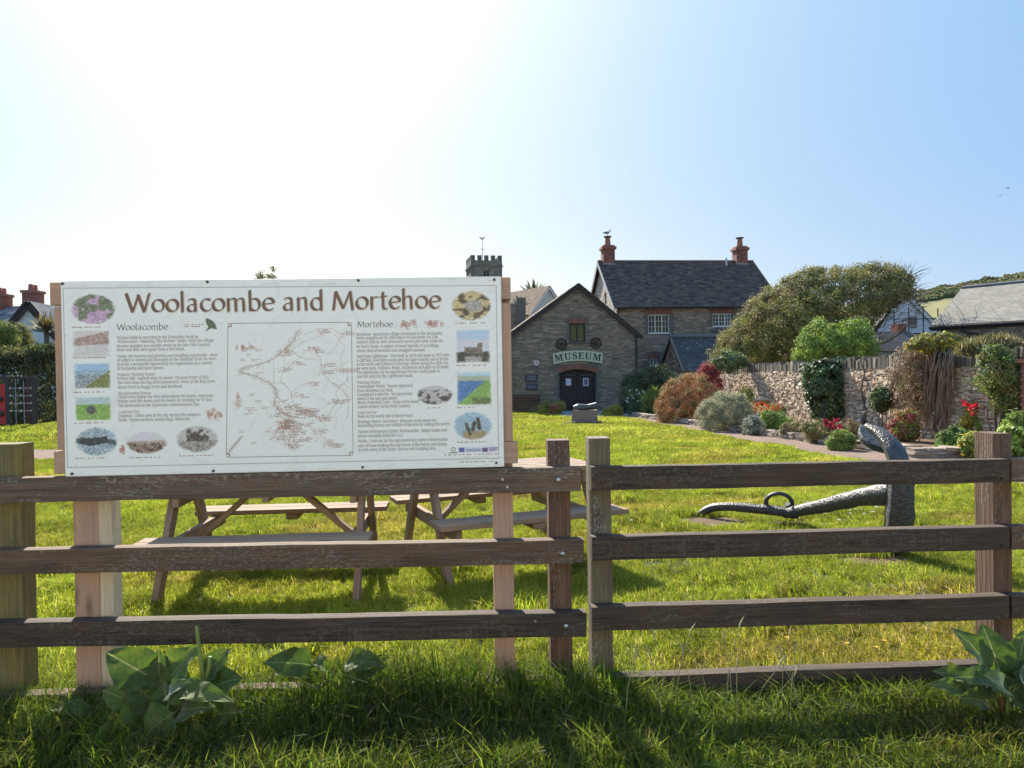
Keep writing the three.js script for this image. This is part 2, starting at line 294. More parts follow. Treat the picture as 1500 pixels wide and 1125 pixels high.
grassField('verge_grass', 'trodden grass verge by the road behind the photographer', vergePatch, -2, 2.15, 60, () => -4, () => 4, () => 0.7, vergeTone, (x, d) => Math.hypot(x, d) < 0.6);
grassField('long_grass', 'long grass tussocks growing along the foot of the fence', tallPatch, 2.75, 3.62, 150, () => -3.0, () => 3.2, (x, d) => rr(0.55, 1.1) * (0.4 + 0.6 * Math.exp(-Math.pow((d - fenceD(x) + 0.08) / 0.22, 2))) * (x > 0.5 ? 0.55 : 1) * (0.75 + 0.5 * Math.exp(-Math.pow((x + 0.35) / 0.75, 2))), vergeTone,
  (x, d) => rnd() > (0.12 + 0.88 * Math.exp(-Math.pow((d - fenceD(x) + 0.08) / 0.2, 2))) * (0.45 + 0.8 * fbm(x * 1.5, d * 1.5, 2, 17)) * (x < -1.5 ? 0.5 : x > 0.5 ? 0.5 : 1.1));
// ---------------------------------------------------------------- post-and-rail fence with the information board
seed(31);
const railMats = [woodMat(1, [0.15, 0.102, 0.074], { lichen: 0.55, worn: 0.4, spot: [0.36, 0.33, 0.28] }), woodMat(2, [0.125, 0.082, 0.056], { lichen: 0.4, worn: 0.3, crack: 0.8, spot: [0.34, 0.3, 0.25] }), woodMat(3, [0.066, 0.045, 0.033], { lichen: 0.25, worn: 0.2, crack: 0.9, spot: [0.28, 0.25, 0.21] })];
const postMat = woodMat(4, [0.15, 0.115, 0.085], { lichen: 0.6, worn: 0.2, tint: [0.9, 1, 0.75] }), redPostMat = woodMat(5, [0.135, 0.08, 0.054], { lichen: 0.35, worn: 0.15 });
const newMat = woodMat(6, [0.48, 0.31, 0.225], { lichen: 0, worn: 0.0, contrast: 0.22, crack: 0.3, knots: 4, tint: [1, 0.95, 0.9] }), creamMat = woodMat(7, [0.6, 0.5, 0.36], { lichen: 0, worn: 0, contrast: 0.25, knots: 3, crack: 0.3, tint: [1, 0.97, 0.88] });
const mossPostMat = woodMat(8, [0.19, 0.155, 0.07], { lichen: 0.35, worn: 0.25, spot: [0.3, 0.27, 0.1], tint: [1, 1, 0.6] });
const steel = std(0.42, 0.42, 0.43, 0.4, { metalness: 0.9 }), darkMetal = std(0.05, 0.05, 0.05, 0.5, { metalness: 0.6 });
const F0 = V(0, 0, -3.331), FYAW = 0.0442, F = upright(F0, FYAW);
const boltGeo = new THREE.SphereGeometry(0.0125, 12, 6, 0, 6.2832, 0, Math.PI / 2); boltGeo.rotateX(Math.PI / 2); boltGeo.scale(1, 1, 0.6);
const screwGeo = new THREE.CylinderGeometry(0.006, 0.006, 0.006, 10); screwGeo.rotateX(Math.PI / 2);
const RAIL_T = 0.07;
function rail(parent, k, ax, ay, bx, by, h, ext0 = 0, ext1 = 0) {
  const [u0, y0] = F(ax, ay), [u1, y1] = F(bx, by), sl = Math.atan2(y1 - y0, u1 - u0), L = Math.hypot(u1 - u0, y1 - y0) + ext0 + ext1, m = part('rail', timber(L, h, RAIL_T, 0.003, 0.005), railMats[k], parent);
  const cu = (u0 + u1) / 2 + (ext1 - ext0) / 2 * Math.cos(sl), cy = (y0 + y1) / 2 + (ext1 - ext0) / 2 * Math.sin(sl) - h / 2;
  m.position.set(cu, cy, -RAIL_T / 2); m.rotation.z = sl; return m;
}
function post(parent, name, mat, x0, x1, topPy, depth = 0.1, z0 = -RAIL_T - 0.003, y0 = -0.25, refPy = 760) {
  const [u0] = F(x0, refPy, z0), [u1] = F(x1, refPy, z0), [, yt] = F((x0 + x1) / 2, topPy, z0), h = yt - y0;
  return part(name, timber(u1 - u0, h, depth, 0.008, 0.006), mat, parent, (u0 + u1) / 2, y0 + h / 2, z0 - depth / 2);
}
function bolt(parent, px, py, geo = boltGeo, mat = steel, z = 0.004) { const [u, y] = F(px, py); part(geo === boltGeo ? 'bolt' : 'screw', geo, mat, parent, u, y, z); }
const fenceLeft = thing('rail_fence', 'weathered four-rail timber fence panel carrying bolts, below the information board', 'fence', F0, FYAW, 'timber fence panels along the verge');
rail(fenceLeft, 0, 0, 700, 852, 684, 0.114, 0.9); rail(fenceLeft, 1, 0, 806, 856, 790, 0.112, 0.9); rail(fenceLeft, 2, 0, 913, 860, 897, 0.114, 0.9); rail(fenceLeft, 1, 0, 1019, 862, 994, 0.112, 0.9);
post(fenceLeft, 'post', mossPostMat, -30, 33, 651, 0.11); post(fenceLeft, 'post', redPostMat, 801, 838, 645, 0.1);
for (const [x, y] of [[818, 703], [824, 811], [829, 917], [832, 1017]]) bolt(fenceLeft, x, y);
for (const [x, y] of [[736, 702], [743, 713], [784, 909]]) bolt(fenceLeft, x, y, screwGeo);
const fenceRight = thing('rail_fence', 'weathered four-rail timber fence panel running in front of the anchor', 'fence', F0, FYAW, 'timber fence panels along the verge');
rail(fenceRight, 2, 865, 684, 1480, 672.5, 0.112); rail(fenceRight, 2, 866, 787, 1480, 771, 0.112); rail(fenceRight, 2, 866, 890, 1480, 872.5, 0.114); rail(fenceRight, 2, 866, 993, 1480, 971, 0.112);
rail(fenceRight, 0, 1481.5, 672, 1700, 668, 0.113, 0, 0.6); rail(fenceRight, 1, 1481.5, 771, 1700, 766, 0.113, 0, 0.6); rail(fenceRight, 2, 1481.5, 873, 1700, 868, 0.113, 0, 0.6); rail(fenceRight, 2, 1481.5, 971, 1700, 965, 0.112, 0, 0.6);
post(fenceRight, 'post', postMat, 862, 898, 642, 0.12);
{ const [u, yt] = F(1452, 633, -0.16), h = yt + 0.25; part('post', timber(0.105, h, 0.125, 0.006, 0.005), redPostMat, fenceRight, u - 0.01, h / 2 - 0.25, -0.136, 0.03); }
for (const [x, y] of [[884, 812], [1468, 700], [1468, 800], [1300, 700]]) bolt(fenceRight, x, y, screwGeo, darkMetal);

// the board
const BW = 2048, BH = 896;
function boardPrint() {
  seed(41);
  const cv = document.createElement('canvas'); cv.width = BW; cv.height = BH; const c = cv.getContext('2d');
  c.fillStyle = '#f7f8f3'; c.fillRect(0, 0, BW, BH);
  for (let k = 0; k < 700; k++) { c.fillStyle = `rgba(${150 + rnd() * 50},${150 + rnd() * 40},${140 + rnd() * 30},${rnd() * 0.07})`; c.beginPath(); c.ellipse(rnd() * BW, rnd() * BH, rr(3, 60), rr(2, 14), rnd() * 3, 0, 7); c.fill(); }
  const B = (px, py) => { const yt = 412 - (px - 86) / 648 * 7, yb = 700 - (px - 98) / 641 * 16, v = (py - yt) / (yb - yt), xl = 86 + 12 * v, xr = 734 + 5 * v; return [(px - xl) / (xr - xl) * BW, v * BH]; };
  const L = (zx, zy) => B(70 + zx / 3.629, 395 + zy / 3.629), R = (zx, zy) => B(410 + zx / 3.629, 395 + zy / 3.629);
  const BROWN = '#6b4c3c', INK = '#4f4038', RED = '#a5614d';
  // dotted border
  { const a = L(70, 95), b = R(1152, 82), d = R(1166, 1006), e = L(110, 1060); c.fillStyle = '#5d4a3e'; const q = [a, b, d, e, a]; for (let k = 0; k < 4; k++) { const n = Math.round(Math.hypot(q[k + 1][0] - q[k][0], q[k + 1][1] - q[k][1]) / 8.4); for (let i = 0; i < n; i++) { c.beginPath(); c.arc(lerp(q[k][0], q[k + 1][0], i / n), lerp(q[k][1], q[k + 1][1], i / n), 2.3, 0, 7); c.fill(); } } }
  // calligraphic lettering with a slanted nib
  const G = {
    o: [1.02, [['A', 0.5, 0.5, 0.4, 0.43, 0, 360]]], l: [0.46, [['P', 0.2, 0, 0.18, 1.52]]], c: [0.86, [['A', 0.5, 0.5, 0.39, 0.44, 52, 318]]],
    a: [0.98, [['Q', 0.16, 0.84, 0.42, 1.06, 0.62, 0.86], ['P', 0.65, 0.86, 0.68, 0.02], ['Q', 0.62, 0.56, 0.1, 0.56, 0.13, 0.25], ['Q', 0.13, 0.25, 0.2, -0.08, 0.62, 0.14]]],
    n: [1.02, [['P', 0.2, 0, 0.18, 0.96], ['Q', 0.22, 0.72, 0.5, 1.1, 0.7, 0.86], ['P', 0.72, 0.84, 0.76, 0]]], m: [1.58, [['P', 0.2, 0, 0.18, 0.96], ['Q', 0.22, 0.72, 0.5, 1.1, 0.7, 0.86], ['P', 0.72, 0.84, 0.75, 0], ['Q', 0.78, 0.72, 1.06, 1.1, 1.26, 0.86], ['P', 1.28, 0.84, 1.32, 0]]],
    b: [1.06, [['P', 0.2, 0.04, 0.18, 1.52], ['A', 0.5, 0.48, 0.38, 0.44, 150, -140]]], d: [1.06, [['A', 0.5, 0.48, 0.38, 0.44, 35, 330], ['P', 0.84, 0, 0.82, 1.52]]], e: [0.92, [['P', 0.16, 0.5, 0.82, 0.58], ['A', 0.48, 0.5, 0.38, 0.45, 12, 318]]],
    r: [0.72, [['P', 0.2, 0, 0.18, 0.96], ['Q', 0.22, 0.68, 0.38, 1.02, 0.62, 0.9]]], t: [0.72, [['P', 0.3, 1.28, 0.31, 0.2], ['Q', 0.31, 0.2, 0.36, -0.06, 0.62, 0.08], ['P', 0.08, 0.92, 0.6, 0.98]]], h: [1.02, [['P', 0.2, 0, 0.18, 1.52], ['Q', 0.22, 0.72, 0.5, 1.1, 0.7, 0.86], ['P', 0.72, 0.84, 0.76, 0]]],
    W: [1.86, [['P', 0.08, 1.4, 0.52, 0.05], ['P', 0.52, 0.05, 0.92, 1.15], ['P', 0.92, 1.3, 1.36, 0.05], ['P', 1.36, 0.05, 1.74, 1.4]]], M: [1.72, [['P', 0.12, 0, 0.3, 1.36], ['P', 0.3, 1.36, 0.84, 0.12], ['P', 0.84, 0.12, 1.36, 1.36], ['P', 1.36, 1.36, 1.52, 0]]], ' ': [0.55, []],
  };
  function letters(s, p0, width, col, nib = 0.24) {
    let tot = 0; for (const ch of s) tot += G[ch][0]; const k = width / tot; let x = p0[0]; c.fillStyle = col; const nx = Math.cos(0.5) * nib * k / 2, ny = -Math.sin(0.5) * nib * k / 2;
    for (const ch of s) {
      for (const st of G[ch][1]) {
        const pts = []; for (let i = 0; i <= 36; i++) { const t = i / 36; let q; if (st[0] === 'P') q = [lerp(st[1], st[3], t), lerp(st[2], st[4], t)]; else if (st[0] === 'Q') q = [(1 - t) ** 2 * st[1] + 2 * t * (1 - t) * st[3] + t * t * st[5], (1 - t) ** 2 * st[2] + 2 * t * (1 - t) * st[4] + t * t * st[6]]; else { const a = lerp(st[5], st[6], t) * Math.PI / 180; q = [st[1] + Math.cos(a) * st[3], st[2] + Math.sin(a) * st[4]]; } pts.push([x + q[0] * k, p0[1] - q[1] * k]); }
        for (let i = 0; i < 36; i++) { const [a, b] = [pts[i], pts[i + 1]]; c.beginPath(); c.moveTo(a[0] - nx, a[1] - ny); c.lineTo(a[0] + nx, a[1] + ny); c.lineTo(b[0] + nx, b[1] + ny); c.lineTo(b[0] - nx, b[1] - ny); c.closePath(); c.fill(); }
        c.strokeStyle = col; c.lineWidth = nib * k * 0.32; c.lineJoin = c.lineCap = 'round'; c.beginPath(); pts.forEach((q, i) => i ? c.lineTo(...q) : c.moveTo(...q)); c.stroke();
      }
      x += G[ch][0] * k;
    }
  }
  { const p = L(398, 228), e = R(852, 222), w = e[0] - p[0]; letters('Woolacombe and Mortehoe', [p[0] + 5, p[1] + 5], w, '#e3d7c6', 0.25); letters('Woolacombe and Mortehoe', p, w, BROWN, 0.25); }
  { const p = L(354, 322), e = L(624, 322); letters('Woolacombe', p, e[0] - p[0], INK, 0.2); } { const p = R(398, 306), e = R(590, 306); letters('Mortehoe', p, e[0] - p[0], INK, 0.2); }
  // paragraphs
  function line(s, p, e, col = INK) { c.fillStyle = col; c.font = '21px serif'; const w = c.measureText(s).width, k = (e[0] - p[0]) / w; c.save(); c.translate(p[0], p[1] + 7); c.scale(k, Math.min(1.08, Math.max(k, 0.92))); c.fillText(s, 0, 0); c.restore(); }
  for (const [s, zy, z0, z1, h] of [['Woolacombe is recorded in the Doomsday Book as', 360, 355, 783], ["'Wolnecoma' - meaning 'The Wolves' Valley. Until the village", 381, 356, 866], ['became popular as a seaside resort in the late 19th Century,', 404, 356, 850], ['there was little here apart from a few farms.', 425, 357, 715], ['Today, the beaches and glorious surrounding countryside - most', 460, 358, 888], ['of which is owned and managed by the National Trust for ever -', 481, 358, 887], ['provide a wonderful opportunity for exploration on a variety', 503, 359, 860], ['of footpaths and open spaces.', 525, 359, 607], ['Popular Viewing Points', 559, 362, 557, 1], ['Potters Hill - named after its owner, Thomas Potter (1330) -', 580, 362, 850], ['the view from the top offers panoramic views of the Bay, from', 602, 363, 875], ['Morte Point to Baggy Point and Hartland.', 626, 364, 705], ['Woolacombe Downs', 660, 366, 540, 1], ['Climb even higher for fine views above the beach. American', 680, 366, 868], ["troops used the dunes and the beach for training for 'D' Day.", 702, 367, 866], ['The memorial on the Esplanade commemorates this.', 725, 368, 798], ['Look Out For:', 760, 370, 482, 1], ['Dolphins - Often seen in the bay during the summer.', 781, 370, 803], ['Birds - Oystercatchers, Sanderlings, Buzzards.', 803, 371, 748]]) line(s, L(z0, zy), L(z1, zy), h ? '#6d5040' : INK);
  for (const [s, zy, z0, z1, h] of [['Mortehoe - an ancient village mentioned in the Doomsday', 342, 393, 858], ['Book, snuggles on the cliffs above Woolacombe. Its 13th', 362, 394, 835], ['century church, with intricately carved pew ends, holds the', 384, 394, 864], ['de Tracy Tomb - a subject of many legends. It is a village', 408, 394, 838], ['where tales of wreckers and smugglers abound.', 430, 395, 768], ['Bull Point Lighthouse - First built in 1879 and again in 1975 after', 460, 396, 900], ['a cliff fall. Now fully automated, the light extends out to Wales', 482, 396, 893], ['to the north and Exmoor to the east. Below along the cliffs can', 503, 396, 890], ['be seen seals, Fulmars, Shags, Guillemots and gulls of all kinds.', 524, 397, 898], ['The lighthouse can be approached by the coastal path or', 546, 397, 847], ['(on foot only) by the Lighthouse Road.', 568, 398, 700], ['Viewing Points', 601, 398, 522, 1], ['Combesgate Valley - Easiest approach', 621, 399, 698], ['from Mortehoe Car Park.', 644, 399, 594], ['Coastguard Look-Out - for panoramic', 665, 400, 700], ['views of the bay and Lundy.', 688, 400, 620], ['Morte Point/Bull Point - Some of the finest', 708, 401, 734], ['coastal scenery in the West Country.', 730, 401, 690], ['Look Out For:', 762, 402, 508, 1], ['Seals on the north side of Morte Point.', 782, 402, 704], ['Heritage Centre, Mortehoe - Discover more about the', 811, 403, 828], ['fascinating history and wildlife of the area by visiting the centre.', 831, 404, 904], ['Tourist Information Centre, Woolacombe - Maps, Guides and', 864, 405, 886], ['advice available from the T.I.C.', 887, 405, 650], ['Walks - Look out for the sign-posted key routes which enable', 915, 406, 889], ['safe off-road walking through much of the Parish and linking', 940, 407, 885], ['in with many of the major caravan and camping sites.', 962, 407, 828]]) line(s, R(z0, zy), R(z1, zy), h ? '#6d5040' : INK);
  // printed pictures: dabs of ink inside an oval or a rectangle with soft borders
  function picture(at, zx, zy, rx, ry, oval, bands, n = 1500, dab = [2, 9]) { n *= 2.2; dab = [dab[0] * 0.7, dab[1] * 0.72];
    const o = at(zx, zy), a = (rx / 3.629) / 648 * BW, b = (ry / 3.629) / 285 * BH;
    for (let k = 0; k < n; k++) {
      const x = rr(-1, 1), y = rr(-1, 1), e = oval ? Math.hypot(x, y) : Math.max(Math.abs(x), Math.abs(y)), big = k < n * 0.3; if (e > (big ? 0.9 : 1)) continue;
      let col = null; for (const [test, cols] of bands) if (test(x + gauss() * 0.03, y + gauss() * 0.03)) { col = cols[Math.floor(rnd() * cols.length)]; break; } if (!col) continue;
      const s = big ? 2.0 : 0.85; c.globalAlpha = clamp((1.02 - e) / 0.2) * (big ? 0.5 : 0.5); c.fillStyle = col; c.beginPath(); c.ellipse(o[0] + x * a, o[1] + y * b, rr(...dab) * s, rr(dab[0], dab[1] * 0.55) * s, rr(-0.9, 0.9), 0, 7); c.fill();
    }
    c.globalAlpha = 1;
  }
  const all = () => true, cap = (at, z0, z1, zy) => { const p = at(z0, zy), e = at(z1, zy); c.fillStyle = '#b09484'; for (let x = p[0]; x < e[0]; x += rr(8, 22)) c.fillRect(x, p[1] - 3, rr(5, 14), 4.5); };
  picture(L, 230, 208, 118, 82, true, [[(x, y) => fbm(x * 2.4 + 3, y * 2 + 5, 2, 4) > 0.52, ['#c9a3c4', '#b888b4', '#d9bdd6', '#e6d3e2', '#a97da4']], [all, ['#5b6a4c', '#6f7d5c', '#46533c', '#828a6c', '#8d9a7a']]], 1700, [2, 8]);
  picture(L, 222, 392, 98, 72, false, [[(x, y) => y < -0.62 - x * 0.3, ['#e8dfd8', '#ddd3cb']], [(x, y) => y < 0.1 - x * 0.05, ['#a07f74', '#8d6a60', '#c4a79b', '#d8c3b8']], [all, ['#dfd9d6', '#d3cdcc', '#e7e2de']]], 1500, [2, 7]);
  picture(L, 230, 566, 96, 68, false, [[(x, y) => y < -0.45, ['#a9cbea', '#bcd8f0', '#8fb8dd']], [(x, y) => y > 0.5 - x * 0.95, ['#6f7f3f', '#8c9550', '#4f5c30', '#a9a35c']], [(x, y) => y < -0.1, ['#6f9cbd', '#86adc6', '#e8ecef']], [all, ['#7d8a92', '#a7aeb0', '#5f6f7c', '#dfe4e6']]], 1700, [2, 7]);
  picture(L, 238, 742, 95, 64, false, [[(x, y) => Math.hypot(x + 0.12, (y - 0.1) * 0.75) < 0.26, ['#3c4148', '#60666c', '#8f8f88', '#2c2e33']], [(x, y) => y < -0.35, ['#c5d6e2', '#d5e2ea', '#aebfae']], [all, ['#7fb04a', '#92c056', '#6d9c42', '#a8cb6a']]], 1500, [2, 7]);
  picture(L, 258, 920, 112, 78, true, [[(x, y) => Math.abs(y + 0.02 + x * 0.1 + 0.25 * x * x) < 0.24 && x > -0.75 && x < 0.5, ['#2b343a', '#3a464c', '#1d2428']], [(x, y) => Math.abs(y - 0.02 + 0.1 * Math.sin(x * 5)) < 0.18, ['#3d4f58', '#4d6068']], [all, ['#8fa9ba', '#b9cad4', '#dfe8ec', '#6e8b9c', '#516d7c', '#eef2f3']]], 1800, [2, 8]);
  picture(L, 520, 925, 110, 62, true, [[(x, y) => y < -0.15, ['#e3e2e4', '#d7d5d9', '#ece9e8']], [(x, y) => y < 0.05, ['#b59a8c', '#c6b0a2']], [(x, y) => fbm(x * 9, y * 7, 2, 8) > 0.56, ['#5c4940', '#463731']], [all, ['#a58b7b', '#b79e8c', '#8b7264']]], 1500, [2, 7]);
  picture(L, 785, 905, 115, 74, true, [[(x, y) => Math.abs(x - 0.02) < 0.5 && y > -0.7 && y < 0.15 && fbm(x * 5 + 2, y * 3, 2, 6) > 0.45, ['#4a423c', '#38312d', '#6d625a']], [(x, y) => y > 0.1, ['#8f857c', '#b4aaa0', '#6b625b', '#cfc7bd']], [all, ['#cfcac4', '#ddd8d2', '#b5afa8']]], 1700, [2, 7]);
  picture(R, 1017, 190, 110, 82, true, [[(x, y) => Math.hypot(x - 0.1, y * 1.1) < 0.42, ['#bdb6ad', '#d4cfc8', '#989188', '#7f7970']], [(x, y) => fbm(x * 4, y * 4, 2, 3) > 0.55, ['#3f342a', '#5a4a38', '#6c5a44']], [all, ['#d9c48a', '#e6d6a6', '#c7ab6e', '#ead9b4', '#b3975c']]], 1800, [2, 8]);
  picture(R, 1025, 405, 94, 92, false, [[(x, y) => x > 0.28 && x < 0.55 && y > -0.18 && y < 0.45, ['#8d7f70', '#75695c']], [(x, y) => x > -0.5 && x < 0.4 && y > 0.08 && y < 0.45, ['#9b8e80', '#6b6057', '#534a43']], [(x, y) => y > 0.62 && Math.abs(x) < 0.5, ['#b5aca6', '#9d948e']], [(x, y) => y > 0.35, ['#2e3226', '#454a36', '#232620', '#5a5d48']], [(x, y) => y < -0.4, ['#b8d2ec', '#c9ddf0']], [all, ['#d5e0ec', '#e4e7ee', '#ddd3de']]], 1900, [2, 7]);
  picture(R, 1032, 632, 95, 92, false, [[(x, y) => y < -0.75, ['#bcdcf2', '#d2e8f6']], [(x, y) => y < -0.45 && x > -0.6 + y, ['#9cb09a', '#b5c2a6', '#c9cdb0']], [(x, y) => y + x * 0.85 < 0.1, ['#3f74b4', '#4f86c2', '#3667a6', '#6a9bd0']], [(x, y) => y > 0.55 && x > -0.1, ['#5e7a3a', '#44602c', '#8a9460']], [all, ['#7fb04c', '#90be5c', '#6a9a40', '#a5c878']]], 1900, [2, 8]);
  picture(R, 818, 668, 100, 54, true, [[(x, y) => y < -0.55, ['#c9c7c9', '#d9d6d6']], [(x, y) => fbm(x * 6, y * 4, 2, 9) > 0.52, ['#2f2c2c', '#464242', '#5d5858']], [all, ['#c7c3c0', '#e4e1dd', '#9c9894']]], 1500, [2, 6]);
  picture(R, 1025, 832, 108, 78, true, [[(x, y) => Math.abs(x - 0.32 - y * 0.1) < 0.08 && y > -0.6 && y < 0.3 || Math.abs(x + 0.3 - y * 0.25) < 0.08 && y > -0.2 && y < 0.7 || Math.abs(x - 0.05 + y * 0.2) < 0.09 && y > -0.3 && y < 0.4, ['#3b3a2a', '#4b4a30', '#27281f']], [(x, y) => y > 0.35 && x > -0.5 && x < 0.7, ['#c7b08c', '#b59a74', '#8b7a5c']], [all, ['#8fb4cf', '#a5c4da', '#c4d8e4', '#7ba3c0', '#dbe6ec']]], 1800, [2, 8]);
  for (const a of [[L, 118, 272, 306], [L, 126, 296, 470], [L, 134, 290, 656], [L, 142, 298, 822], [L, 150, 298, 1012], [L, 432, 602, 1008], [L, 690, 875, 998], [R, 928, 1080, 284], [R, 934, 1084, 510], [R, 938, 1034, 736], [R, 940, 1112, 922], [R, 780, 848, 738], [R, 948, 1128, 1028], [R, 872, 1146, 990], [L, 710, 806, 292], [L, 710, 786, 302]]) cap(...a);
  // buzzard, little sketches, logos
  { const p = L(848, 292); c.fillStyle = '#5d6b55'; c.beginPath(); c.moveTo(p[0] - 22, p[1] - 32); c.quadraticCurveTo(p[0] + 20, p[1] - 22, p[0] + 24, p[1] + 6); c.lineTo(p[0] + 30, p[1] + 22); c.lineTo(p[0] + 2, p[1] + 16); c.lineTo(p[0] - 28, p[1] + 32); c.lineTo(p[0] - 10, p[1] + 10); c.quadraticCurveTo(p[0] - 24, p[1] - 10, p[0] - 22, p[1] - 32); c.fill(); }
  function sketch(at, zx, zy, w, h, n = 26) { const o = at(zx, zy); c.strokeStyle = 'rgba(165,97,77,.7)'; c.lineWidth = 1.6; for (let k = 0; k < n; k++) { const x = o[0] + rr(-w, w), y = o[1] + rr(-h, h) * (1 - Math.abs(x - o[0]) / w * 0.5), s = rr(4, 14); c.strokeRect(x, y, s, rr(4, 16)); if (rnd() < 0.4) { c.beginPath(); c.moveTo(x - 2, y); c.lineTo(x + s / 2, y - 8); c.lineTo(x + s + 2, y); c.stroke(); } } }
  sketch(L, 862, 765, 36, 24); sketch(R, 665, 285, 36, 20); sketch(R, 806, 282, 40, 14); sketch(L, 388, 965, 9, 22, 14); sketch(L, 1027, 412, 44, 9, 16); sketch(L, 992, 690, 12, 34, 12);
  { const p = R(920, 966); c.fillStyle = '#4d5a50'; c.fillRect(p[0] - 20, p[1] + 8, 40, 4); c.beginPath(); c.arc(p[0], p[1] - 6, 9, 0, 7); c.lineWidth = 3; c.strokeStyle = '#4d5a50'; c.stroke(); const q = R(950, 962), e = R(1066, 962); c.fillStyle = '#d9dcea'; c.fillRect(q[0], q[1] - 11, e[0] - q[0], 22); c.fillStyle = '#5a62a8'; c.fillRect(q[0], q[1] - 11, 26, 22); c.fillRect(q[0] + 34, q[1] - 3, 110, 3); c.fillRect(q[0] + 34, q[1] + 4, 90, 3); const s = R(1074, 960), f = R(1146, 960); c.fillStyle = '#e4def0'; c.fillRect(s[0], s[1] - 14, f[0] - s[0], 28); c.fillStyle = '#6a4f8c'; c.fillRect(s[0] + 3, s[1] - 8, 26, 18); c.fillRect(s[0] + 36, s[1] - 9, 44, 5); c.fillRect(s[0] + 36, s[1], 38, 5); }
  // the map
  { const a = L(940, 284), b = R(366, 278), d = R(380, 992), e = L(940, 1004); c.strokeStyle = '#7a6152'; c.lineWidth = 2.4; c.beginPath(); c.moveTo(a[0] + 16, a[1]); c.lineTo(b[0] - 16, b[1]); c.lineTo(b[0] - 16, b[1] + 16); c.lineTo(b[0], b[1] + 16); c.lineTo(d[0], d[1] - 16); c.lineTo(d[0] - 16, d[1] - 16); c.lineTo(d[0] - 16, d[1]); c.lineTo(e[0] + 16, e[1]); c.lineTo(e[0] + 16, e[1] - 16); c.lineTo(e[0], e[1] - 16); c.lineTo(a[0], a[1] + 16); c.lineTo(a[0] + 16, a[1] + 16); c.closePath(); c.stroke();
    for (const q of [[a[0] + 8, a[1] + 8], [b[0] - 8, b[1] + 8], [d[0] - 8, d[1] - 8], [e[0] + 8, e[1] - 8]]) c.strokeRect(q[0] - 6, q[1] - 6, 12, 12);
    const x0 = a[0], y0 = a[1], w = b[0] - a[0], h = e[1] - a[1];
    const coast = [[0.55, 0.06], [0.5, 0.14], [0.44, 0.2], [0.3, 0.29], [0.12, 0.33], [0.06, 0.36], [0.2, 0.4], [0.32, 0.46], [0.36, 0.52], [0.34, 0.6], [0.38, 0.66], [0.46, 0.7], [0.4, 0.8], [0.42, 0.9], [0.5, 0.95]].map(([u, v]) => [x0 + (u + 0.02) * w, y0 + v * h]);
    c.strokeStyle = 'rgba(110,90,76,.75)'; c.lineWidth = 2; c.beginPath(); coast.forEach((q, k) => k ? c.lineTo(...q) : c.moveTo(...q)); c.stroke();
    for (let k = 0; k < 1600; k++) { const i = Math.floor(rnd() * (coast.length - 1)), t = rnd(), x = lerp(coast[i][0], coast[i + 1][0], t) + gauss() * 16, y = lerp(coast[i][1], coast[i + 1][1], t) + gauss() * 12; c.fillStyle = `rgba(${120 + rnd() * 40},${90 + rnd() * 30},70,${0.15 + rnd() * 0.4})`; c.fillRect(x, y, rr(1, 4), rr(1, 4)); }
    c.lineWidth = 1.7; for (let k = 0; k < 24; k++) { let x = x0 + rr(0.4, 0.95) * w, y = y0 + rr(0.06, 0.95) * h, an = rr(0, 6.28); c.strokeStyle = k % 3 ? 'rgba(190,160,140,.75)' : 'rgba(150,105,85,.7)'; c.beginPath(); c.moveTo(x, y); for (let i = 0; i < 9; i++) { an += gauss() * 0.7; x = clamp(x + Math.cos(an) * 24, x0 + 0.36 * w, x0 + 0.96 * w); y = clamp(y + Math.sin(an) * 24, y0 + 0.05 * h, y0 + 0.96 * h); c.lineTo(x, y); } c.stroke(); }
    for (let k = 0; k < 52; k++) { const x = x0 + rr(0.32, 0.95) * w, y = y0 + rr(0.06, 0.95) * h, near = k < 20; const cx = near ? x0 + rr(0.4, 0.62) * w : x, cy = near ? y0 + rr(0.62, 0.88) * h : y; for (let i = 0; i < 26; i++) { c.fillStyle = `rgba(${150 + rnd() * 40},${80 + rnd() * 40},${64 + rnd() * 30},${0.3 + rnd() * 0.5})`; c.fillRect(cx + gauss() * 22, cy + gauss() * 13, rr(1.5, 6), rr(1.5, 4)); } c.fillStyle = 'rgba(150,120,105,.7)'; for (let q = 0; q < 3; q++) c.fillRect(cx + rr(10, 20), cy + q * 7 - 8, rr(18, 50), 3); }
    for (let k = 0; k < 14; k++) { const x = x0 + rr(0.06, 0.26) * w, y = y0 + rr(0.08, 0.9) * h; c.fillStyle = 'rgba(175,140,122,.6)'; c.fillRect(x, y, rr(20, 46), 3); c.fillRect(x, y + 7, rr(14, 36), 3); }
  }
  // dirt, rust runs and scratches
  for (let k = 0; k < 260; k++) { c.fillStyle = `rgba(90,80,66,${rnd() * 0.4})`; c.beginPath(); c.arc(rnd() * BW, rnd() * BH, rr(0.6, 3.2), 0, 7); c.fill(); }
  for (let k = 0; k < 40; k++) { c.fillStyle = `rgba(120,110,90,${0.05 + rnd() * 0.12})`; c.fillRect(rnd() * BW, rnd() < 0.6 ? BH - rr(2, 60) : rr(0, 30), rr(10, 120), rr(1, 6)); }
  { const p = L(985, 935); c.fillStyle = 'rgba(120,105,80,.35)'; c.save(); c.translate(...p); c.rotate(-0.85); c.beginPath(); c.ellipse(0, 0, 58, 7, 0, 0, 7); c.fill(); c.restore(); }
  const t = new THREE.CanvasTexture(cv); t.colorSpace = THREE.SRGBColorSpace; return t;
}
const board = thing('information_board', 'large white printed information board with brown lettering and map on timber posts', 'sign', F0, FYAW);
